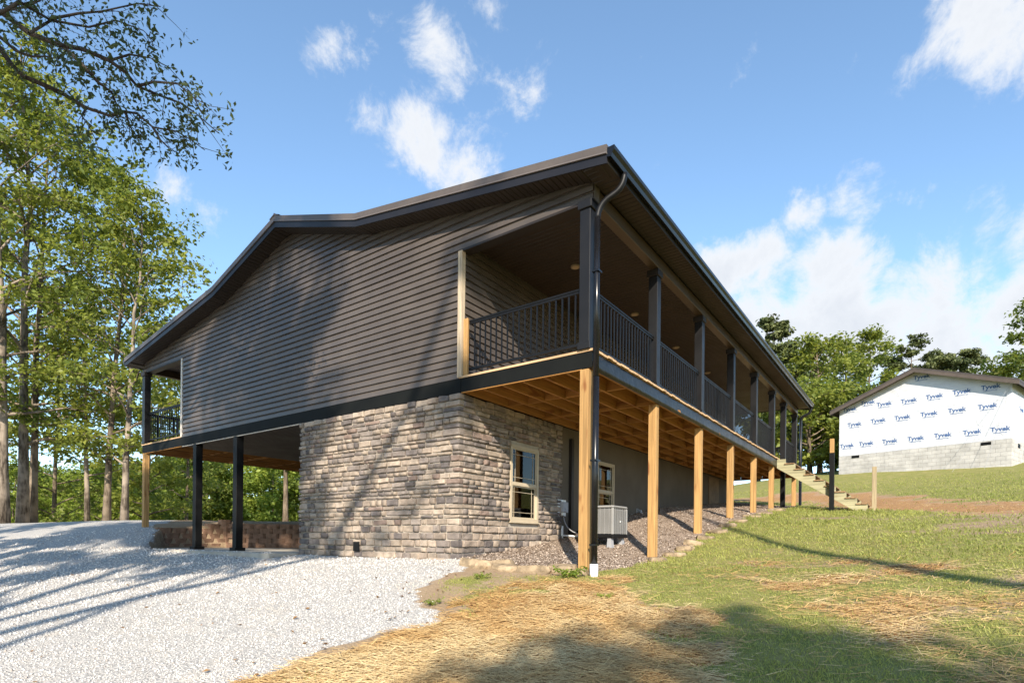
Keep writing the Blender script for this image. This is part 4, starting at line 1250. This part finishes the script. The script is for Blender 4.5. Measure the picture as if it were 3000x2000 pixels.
# understory and middle distance seen left of and below the house
US = [(-40, 66, 1385, 5.0), (60, 78, 1380, 5.6), (150, 68, 1405, 4.8), (215, 72, 1400, 5.0), (285, 78, 1392, 5.4), (345, 68, 1385, 4.8), (410, 73, 1372, 5.2), (475, 63, 1345, 4.8), (535, 71, 1350, 5.2),
      (590, 65, 1356, 4.8), (640, 78, 1335, 5.6), (700, 70, 1350, 5.0), (755, 80, 1330, 5.6), (800, 66, 1345, 4.6), (850, 76, 1322, 5.6), (905, 68, 1340, 5.0), (960, 78, 1325, 5.4)]
UL = ['low bright green shrub by the photo edge beyond the gravel', 'bright green bush between the pale trunk and twin trunks', 'bright shrub just right of the twin trunks', 'sunlit bush left of the slender grey tree',
      'green bush between slender tree and leaning tree', 'shrub behind the mottled tree nearest the porch', 'bush seen left of the outer wood porch post', 'leafy young tree right of the outer wood porch post', 'dense young tree seen in the carport opening, first from the porch post',
      'green tree directly behind the first black carport post', 'tall bushy tree between the two black carport posts', 'bush behind the second black carport post', 'leafy tree right of the second black carport post', 'bright low bush above the retaining wall blocks',
      'tall green tree beside the stone wall edge', 'bush partly hidden by the stone wall edge', 'tree mostly hidden behind the stone basement']
for i, ((px_, dp, ytop, cr_), lab) in enumerate(zip(US, UL)):
    x, y = ground_at(px_, dp); zg = tz1(x, y); h = EYE + (HZ_PX - ytop) / F_PX * dp - zg
    tree('bushy_tree', lab, x, y, h, .16, .22, cr_, 8000, .40, LEAF_C if i % 3 else LEAF_B, BARK_B, 300 + i, 'bushes and young trees beyond the drive', nlimb=24, clump=1.5, sub=2, shape='round')
x, y = ground_at(836, 31)
tree('broadleaf_tree', 'shade tree with visible trunk behind the retaining wall', x, y, 9.5, .16, .35, 3.6, 9000, .22, LEAF_B, BARK_B, 350, 'bushes and young trees beyond the drive', nlimb=16, clump=1.0)

# trees on the right, behind both houses
RTR = [  # px, depth, ztop, radius, kind, label
    (2270, 46, 21.0, 3.4, 'pine', 'tall pine whose top shows above the porch eave'),
    (2330, 50, 19.0, 4.2, 'leaf', 'light green tree behind the end of the porch roof'),
    (2400, 44, 17.5, 4.0, 'leaf', 'broad green tree filling the gap between the houses'),
    (2470, 52, 19.0, 4.0, 'leaf', 'pale green tree left of the tall narrow one'),
    (2540, 55, 22.8, 2.8, 'leaf', 'tall narrow tree rising left of the wrapped house ridge'),
    (2590, 50, 15.5, 3.5, 'leaf', 'shorter tree behind the wrapped house roof slope'),
    (2670, 62, 23.6, 4.6, 'flat', 'flat topped pine above the wrapped house ridge'),
    (2760, 64, 22.0, 3.6, 'flat', 'middle dark pine right of the wrapped house ridge'),
    (2800, 60, 22.6, 3.0, 'flat', 'small layered pine right of the middle pine'),
    (2905, 58, 19.8, 2.4, 'pine', 'pointed conifer above the wrapped house roof end'),
    (2960, 52, 18.0, 4.0, 'leaf', 'round green tree over the wrapped house eave'),
    (3040, 47, 23.0, 3.6, 'leaf', 'tall leafy tree cut by the right photo edge'),
    (2370, 38, 11.0, 3.4, 'leaf', 'leafy tree low behind the porch downspout'),
    (2440, 40, 12.0, 3.4, 'leaf', 'dense tree just left of the wrapped house corner'),
    (2300, 42, 12.5, 3.6, 'leaf', 'tree seen through the far porch posts'),
    (2220, 50, 14.0, 4.0, 'leaf', 'tree mostly hidden behind the far porch bays'),
    (2870, 66, 17.5, 4.0, 'leaf', 'distant tree just above the wrapped house roof')]
for i, (px_, dp, zt_, cr_, kd, lab) in enumerate(RTR):
    x, y = ground_at(px_, dp); zg = tz1(x, y); h = zt_ - zg
    if kd == 'leaf':
        tree('broadleaf_tree', lab, x, y, h, .2, .1, cr_, 5800, .29, LEAF_B if i % 2 else LEAF_A, BARK_B, 400 + i, 'trees behind the wrapped house', nlimb=26, clump=.9, sub=3)
    elif kd == 'pine':
        tree('pine_tree', lab, x, y, h, .2, .25, cr_, 8000, .30, LEAF_P, BARK_B, 400 + i, 'trees behind the wrapped house', nlimb=22, clump=.75, flat=.45, shape='cone', sub=3)
    else:
        tree('pine_tree', lab, x, y, h, .2, .66, cr_, 8000, .28, LEAF_P, BARK_B, 400 + i, 'trees behind the wrapped house', nlimb=12, clump=.85, flat=.38, shape='flat', sub=3)

# distant wooded ridge
rx = []; hv = []; hf = []
nh = 160
for i in range(nh + 1):
    az_ = math.radians(-75 + 95 * i / nh); dd = FWD * math.cos(az_) + RGT * math.sin(az_); b = CAM + dd * 330
    zt_ = 25 + 5 * math.sin(i * .11) + 2 * math.sin(i * .37 + 1) + .7 * math.sin(i * 1.3) + .35 * math.sin(i * 2.9)
    for j in range(5):
        f = j / 4; p = CAM + dd * (330 + 90 * f + 3 * math.sin(i * 2.3 + j)); hv.append((p.x, p.y, -14 + (zt_ + 14) * math.sin(f * math.pi / 2) ** .7 + (.3 * math.sin(i * 3.3 + j * 2)) * (f > 0)))
for i in range(nh):
    for j in range(4): hf.append((i * 5 + j, (i + 1) * 5 + j, (i + 1) * 5 + j + 1, i * 5 + j + 1))
t = NT('ridge_forest'); v = t.noise(t.pos(), .22, 6, .7); hill_m = t.done(t.principled(t.mix(t.ramp(v, .35, .65), (.045, .08, .035), (.11, .16, .055)), .95, .05, 0, t.bump(v, 1, 3)))
hill = MB().add(hv, hf).build('hills', hill_m, None, True); tag(hill, kind='structure')

# near branches hanging in from a tree left of the camera
NB = [[(-260, -40), (0, 34), (86, 98), (172, 132), (241, 144), (321, 178), (367, 212), (402, 253), (471, 281), (534, 304), (574, 333), (640, 390)],
      [(-260, 20), (0, 109), (46, 149), (92, 166), (138, 166), (155, 172)],
      [(-200, 60), (0, 140), (34, 190), (69, 224), (149, 258), (195, 281), (253, 316), (321, 339), (367, 327), (402, 333), (448, 373), (517, 385), (560, 410), (600, 440)],
      [(172, 126), (230, 178), (287, 241), (327, 270), (339, 299), (350, 330)],
      [(-200, -60), (0, 40), (57, 6), (144, 57), (230, 40), (299, 34), (402, 11), (470, 20)],
      [(86, 98), (150, 60), (260, 80), (340, 60), (420, 90), (450, 120)],
      [(0, 34), (80, 20), (160, -20), (260, -60)], [(321, 178), (380, 160), (440, 170), (500, 200)], [(402, 253), (450, 240), (520, 245), (570, 290), (590, 330)],
      [(253, 316), (240, 340), (260, 370)], [(448, 373), (470, 410), (500, 440)], [(367, 327), (380, 370), (400, 400)]]
ntx = pix_at(-900, 1500, 8.5); ntr = empty('overhanging_tree', (ntx.x, ntx.y, tz1(ntx.x, ntx.y)), 'dark leafy branches hanging into the upper corner of the sky', 'tree')
ntm = MB(); rngN = np.random.default_rng(77); C0 = []; SP = []; off = Vector(ntr.location)
fork = pix_at(-520, 250, 8.2) - off
ntm.tube([(0, 0, -.2), (.1, .1, 3), (fork.x * .3, fork.y * .3, fork.z * .6), fork, fork + Vector((-.6, 0, 2.5)), fork + Vector((-.8, .3, 5.5))], [.34, .27, .23, .17, .12, .05], 10)
for bi, line in enumerate(NB):
    d0 = 7.6 + (bi % 4) * .35; P = [pix_at(a, b, d0 + .25 * math.sin(i * .9 + bi) + .04 * i) - off for i, (a, b) in enumerate(line)]
    if line[0][0] < 0: P.insert(0, fork + Vector((0, 0, .3 * (bi % 3))))
    r_ = .042 if bi in (0, 2) else (.035 if bi < 5 else .02)
    ntm.tube(P, [max(.006, r_ * (1 - .85 * i / (len(P) - 1))) for i in range(len(P))], 6, False)
    for a, b in zip(P[:-1], P[1:]):
        vis = (a + off - CAM).dot(RGT) / (a + off - CAM).dot(FWD) * F_PX + 1500
        for q in range(3):
            c = a.lerp(b, rngN.random()); dv = Vector(rngN.normal(0, .17, 3)) + (b - a).normalized() * .14; dv.z -= .08
            ntm.tube([c, c + dv * .5 + Vector(rngN.normal(0, .03, 3)), c + dv], [.006, .004, .002], 4, False); C0.append(np.array(c + dv * .85)); SP.append(.13 + .15 * rngN.random())
ntm.build('trunk', BARK_D, ntr, True)
for k in range(24): C0.append(np.array(fork) + rngN.normal(0, 1.1, 3) + np.array(-RGT * 1.8 + UPV * 2.2)); SP.append(.6)
V, Fc = leaves(np.array(C0), 6000, np.array(SP), .075, rngN, 1.0, .1, .5)
o = bpy.data.objects.new('crown', np_mesh('crown', V, Fc, LEAF_D)); COL.objects.link(o); o.parent = ntr

# trees behind the camera: they throw the dappled shade on wall, gravel and lawn
SH = [  # x, y, height, r, lo, crown, leaves, lean, label
    (4.2, -20.5, 25, .30, .54, 4.4, 5600, (.0, 0), 'tall tree behind the viewpoint shading the gable wall'),
    (7.4, -21.4, 24.5, .20, .70, 3.2, 3000, (.0, 0), 'tall narrow tree behind the viewpoint shading the porch end'),
    (-.5, -19.0, 18, .28, .40, 3.8, 6500, (0, 0), 'tree beside the drive behind the viewpoint shading the gravel'),
    (-8.5, -16, 14, .26, .35, 3.8, 6500, (0, 0), 'tree further along the drive shading the gravel'),
    (16.2, -22.0, 16.5, .22, .48, 3.2, 6500, (0, 0), 'bushy tree behind the viewpoint shading the straw'),
    (13.0, -11.5, 21, .25, .93, .9, 250, (0, 0), 'bare thin trunk tree throwing the long shadow over the lawn'),
    (27, -12, 15, .22, .55, 2.6, 2200, (0, 0), 'tree off to the side shading the far lawn'),
    (21, 13.5, 17, .22, .45, 2.6, 4000, (0, 0), 'tree beside the wrapped house shading its corner')]
LIMBS = {0: [([(4.3, -20.4, 7.5), (5.6, -20.0, 10.6), (8.0, -19.6, 14.4), (10.4, -19.6, 17.1), (11.6, -19.7, 19.5)], .17),
             ([(4.3, -20.4, 9.5), (5.8, -20.3, 12.8), (7.0, -20.2, 16.5), (7.8, -20.0, 20)], .13),
             ([(4.3, -20.4, 8.5), (2.5, -20.3, 11.8), (1.2, -20.2, 15.5)], .12)]}
for i, (x, y, h, r0, lo, cr_, nl, ln, lab) in enumerate(SH):
    tree('broadleaf_tree', lab, x, y, h, r0, lo, cr_, nl, .30, LEAF_B, BARK_B, 500 + i, 'trees around the viewpoint', lean=ln, nlimb=13, clump=.85, sub=2, limbs=LIMBS.get(i))


# ------------------------------------------------------------------ ground cover
def scatter(n, rmin, rmax, rng, span=.98):
    """points on the ground in front of the viewpoint, denser close by"""
    r = np.exp(rng.uniform(math.log(rmin), math.log(rmax), n)); a = rng.uniform(-span, span, n)
    x = CAM.x + r * (FWD.x * np.cos(a) + RGT.x * np.sin(a)); y = CAM.y + r * (FWD.y * np.cos(a) + RGT.y * np.sin(a)); return x, y, r


HOUSE_B = [(-6.85, -.03), (-2.4, -.03), (-2.4, 16.1), (-6.85, 16.1)]
rg = np.random.default_rng(21)
# gravel
x, y, r = scatter(150000, 3.2, 20, rg); g, mu, stw, gr, fa = masks(x, y); keep = (g + .25 * rg.normal(0, 1, len(x)) * (g > .02) > .5) & ~inpoly(x, y, HOUSE_B) & ~inpoly(x, y, [(-13.9, 1.0), (-12.1, 3.7), (-7, 5.4), (-7, -.35), (-11.2, -.15)])
x, y, r = x[keep], y[keep], r[keep]; n = len(x)
sz = (.004 + .0085 * rg.random(n) ** 2.6) * np.clip(r / 7, .9, 2.2)
inslab = inpoly(x, y, [(-13.9, .4), (-13.9, 2.1), (-12.1, 3.7), (-7.0, 5.4), (-7.0, -.62), (-12.3, -.68)])
zc = np.where(inslab, 1.19, tz(x, y))
octa = np.array([(1, 0, 0), (-1, 0, 0), (0, 1, 0), (0, -1, 0), (0, 0, 1), (0, 0, -1)], float); of = np.array([(0, 2, 4), (2, 1, 4), (1, 3, 4), (3, 0, 4), (2, 0, 5), (1, 2, 5), (3, 1, 5), (0, 3, 5)])
q = rg.normal(0, 1, (n, 4)); q /= np.linalg.norm(q, axis=1)[:, None]; w_, a_, b_, c_ = q.T
Rm = np.stack([1 - 2 * (b_ * b_ + c_ * c_), 2 * (a_ * b_ - c_ * w_), 2 * (a_ * c_ + b_ * w_), 2 * (a_ * b_ + c_ * w_), 1 - 2 * (a_ * a_ + c_ * c_), 2 * (b_ * c_ - a_ * w_), 2 * (a_ * c_ - b_ * w_), 2 * (b_ * c_ + a_ * w_), 1 - 2 * (a_ * a_ + b_ * b_)], -1).reshape(n, 3, 3)
loc = octa[None] * (1 + rg.uniform(-.4, .4, (n, 6, 1))) * (rg.uniform(.7, 1.35, (n, 1, 3)))
V = np.einsum('nij,nkj->nki', Rm, loc) * sz[:, None, None] + np.stack([x, y, zc + sz * .35], -1)[:, None, :]
Fc = (np.arange(n)[:, None, None] * 6 + of[None]).reshape(-1, 3)
t = NT('gravel_stone'); rp_ = t.n('ShaderNodeNewGeometry').outputs['Random Per Island']
c = t.mix(t.ramp(rp_, .0, .9, 0, 1, False), (.68, .65, .61), (.46, .435, .405)); c = t.mix(t.ramp(rp_, .90, .97), c, (.36, .32, .29)); c = t.mix(t.ramp(t.noise(t.pos(), .9, 5), .5, .72, 0, .6), c, (.50, .42, .33))
go = bpy.data.objects.new('gravel', np_mesh('gravel', V.reshape(-1, 3), Fc, t.done(t.principled(c, .9, .15)))); COL.objects.link(go)
tag(go, 'crushed white limestone gravel covering the driveway', 'gravel', kind='stuff')

# grass blades
x, y, r = scatter(320000, 2.6, 34, rg); g, mu, stw, gr, fa = masks(x, y)
keep = (rg.random(len(x)) < gr ** 1.3) & ~inpoly(x, y, HOUSE_B) & (tz(x, y) > -3) & ((x > -5) | (y > 14)); x, y, r = x[keep], y[keep], r[keep]; n = len(x)
hgt = rg.uniform(.012, .038, n) * np.clip(r / 8, .8, 1.8) * (1 + .6 * np.clip(vnoise(x, y, .5, 61), 0, 1)); wd = rg.uniform(.002, .0042, n) * np.clip(r / 5, 1, 3.5)
an = rg.uniform(0, 6.283, n); ln = rg.uniform(.2, 1.1, n); zz = tz(x, y) - .004
dx, dy = np.cos(an), np.sin(an); lx, ly = np.cos(an + 1.57 + rg.normal(0, .5, n)), np.sin(an + 1.57 + rg.normal(0, .5, n))
B = np.stack([x, y, zz], -1); S = np.stack([dx, dy, 0 * dx], -1) * wd[:, None]; Lr = np.stack([lx, ly, 0 * lx], -1) * (hgt * ln)[:, None]; Uu = np.stack([0 * x, 0 * x, hgt], -1)
V = np.stack([B - S, B + S, B + Lr * .35 + Uu * .6 + S * .7, B + Lr + Uu], 1).reshape(-1, 3); k = np.arange(n)[:, None] * 4
Fc = np.concatenate([k + [0, 1, 2], k + [0, 2, 3]], 0)
GRASS = leafmat('grass_blade', (.16, .20, .045), (.42, .41, .12), .42, .6)
go = bpy.data.objects.new('lawn_grass', np_mesh('lawn_grass', V, Fc, GRASS)); COL.objects.link(go); tag(go, 'short patchy green grass on the sloping yard', 'grass', kind='stuff')

# loose straw
x, y, r = scatter(240000, 2.4, 26, rg); g, mu, stw, gr, fa = masks(x, y); keep = rg.random(len(x)) < np.maximum(stw ** 1.2 * np.where(fa > .3, .6, 1), .035 * (x > -.6) * (1 - g) * (1 - mu) * (y < 4)); x, y, r = x[keep], y[keep], r[keep]; n = len(x)
L = rg.uniform(.03, .17, n); wd = rg.uniform(.0008, .0019, n) * np.clip(r / 3.8, 1, 2.6); an = rg.normal(.6, .75, n); zz = tz(x, y) + rg.uniform(.004, .035, n)
dx, dy = np.cos(an) * L / 2, np.sin(an) * L / 2; tl = rg.normal(0, .10, n) * L
sxn, syn = -np.sin(an) * wd, np.cos(an) * wd
P0 = np.stack([x - dx, y - dy, np.maximum(tz(x - dx, y - dy) + .003, zz - tl)], -1); P1 = np.stack([x + dx, y + dy, np.maximum(tz(x + dx, y + dy) + .003, zz + tl)], -1); S = np.stack([sxn, syn, 0 * sxn], -1)
Zu = np.array([0, 0, .0016])
V = np.stack([P0 - S, P0 + S + Zu, P1 + S + Zu, P1 - S], 1).reshape(-1, 3); k = np.arange(n)[:, None] * 4
t = NT('straw_stalk'); rp_ = t.n('ShaderNodeNewGeometry').outputs['Random Per Island']; c = t.mix(rp_, (.26, .135, .045), (.64, .41, .165)); c = t.mix(t.ramp(t.noise(t.pos(), .8, 3), .45, .7), c, t.mix(rp_, (.36, .24, .11), (.72, .56, .30)))
go = bpy.data.objects.new('straw', np_mesh('straw', V, k + np.array([0, 1, 2, 3]), t.done(t.principled(c, .7, .25)))); COL.objects.link(go); tag(go, 'loose golden straw spread over bare soil', 'straw', kind='stuff')

# mulch chips below the deck
n = 42000; x = rg.uniform(-2.42, .25, n); y = -.1 + 16 * rg.random(n) ** 1.6; g, mu, stw, gr, fa = masks(x, y); keep = mu > .5; x, y = x[keep], y[keep]; n = len(x)
sz = rg.uniform(.006, .019, n); an = rg.uniform(0, 6.283, n); zz = tz(x, y) + .006
tx_, ty_ = rg.normal(0, .35, n), rg.normal(0, .35, n); a0 = np.stack([np.cos(an), np.sin(an), tx_], -1) * sz[:, None]; a1 = np.stack([-np.sin(an), np.cos(an), ty_], -1) * (sz * rg.uniform(.3, .8, n))[:, None]; P = np.stack([x, y, zz + sz * .3], -1)
V = np.stack([P - a0 - a1 * .6, P + a0 - a1, P + a0 * .8 + a1, P - a0 + a1 * .7], 1).reshape(-1, 3)
t = NT('mulch_chip'); rp_ = t.n('ShaderNodeNewGeometry').outputs['Random Per Island']; c = t.mix(rp_, (.20, .15, .115), (.56, .46, .37))
go = bpy.data.objects.new('mulch', np_mesh('mulch', V, np.arange(n)[:, None] * 4 + np.array([0, 1, 2, 3]), t.done(t.principled(c, .9, .1)))); COL.objects.link(go); tag(go, 'pinkish brown wood chip mulch on the bank below the deck', 'mulch', kind='stuff')

# fallen leaves on drive and bare soil
n = 2600; x, y, r = scatter(n, 3.2, 14, rg); g, mu, stw, gr, fa = masks(x, y); dd = polydist(x, y, GRAVEL_P)
keep = (rg.random(n) < np.where(np.abs(dd) < .5, .9, .25)) & (x < .6) & (y < -.15) & (stw < .5); x, y, r = x[keep], y[keep], r[keep]
C0 = np.stack([x, y, tz(x, y) + .02], -1); V, Fc = leaves(C0, len(x), np.full(len(x), .012), .045, rg, .4, 2.5, .6)
t = NT('dry_leaf'); rp_ = t.n('ShaderNodeNewGeometry').outputs['Random Per Island']; c = t.mix(rp_, (.12, .06, .025), (.32, .19, .08))
go = bpy.data.objects.new('leaf_litter', np_mesh('leaf_litter', V, Fc, t.done(t.principled(c, .8, .15)))); COL.objects.link(go); tag(go, 'dry brown fallen leaves scattered on gravel and soil', 'leaves', kind='stuff')
# small weeds
for i, (x, y, sc, lab) in enumerate(((-.10, -.42, .30, 'leafy green weed clump at the foot of the corner post'), (-1.05, -1.1, .18, 'small weed in the bare soil beside the edging stones'), (-.75, -2.35, .16, 'little green weed at the edge of the white gravel'), (.9, -1.35, .14, 'single weed poking through the golden straw'))):
    wr_ = empty('weed_plant', (x, y, tz1(x, y)), lab, 'plant', 'weeds beside the bed'); rw = np.random.default_rng(900 + i); m = MB(); C0 = []
    for k in range(9):
        a = rw.uniform(0, 6.28); l = sc * rw.uniform(.5, 1); p1 = np.array([math.cos(a) * l * .7, math.sin(a) * l * .7, l * .45]); m.tube([(0, 0, -.01), p1 * .6 + np.array([0, 0, .03]), p1], [.003, .002, .001], 4, False); C0 += [p1, p1 * .7]
    m.build('stem', LEAF_C, wr_); V, Fc = leaves(np.array(C0), int(260 * sc / .3), np.full(len(C0), sc * .22), sc * .16, rw, .7, .9, .5)
    o = bpy.data.objects.new('foliage', np_mesh('foliage', V, Fc, LEAF_C)); COL.objects.link(o); o.parent = wr_
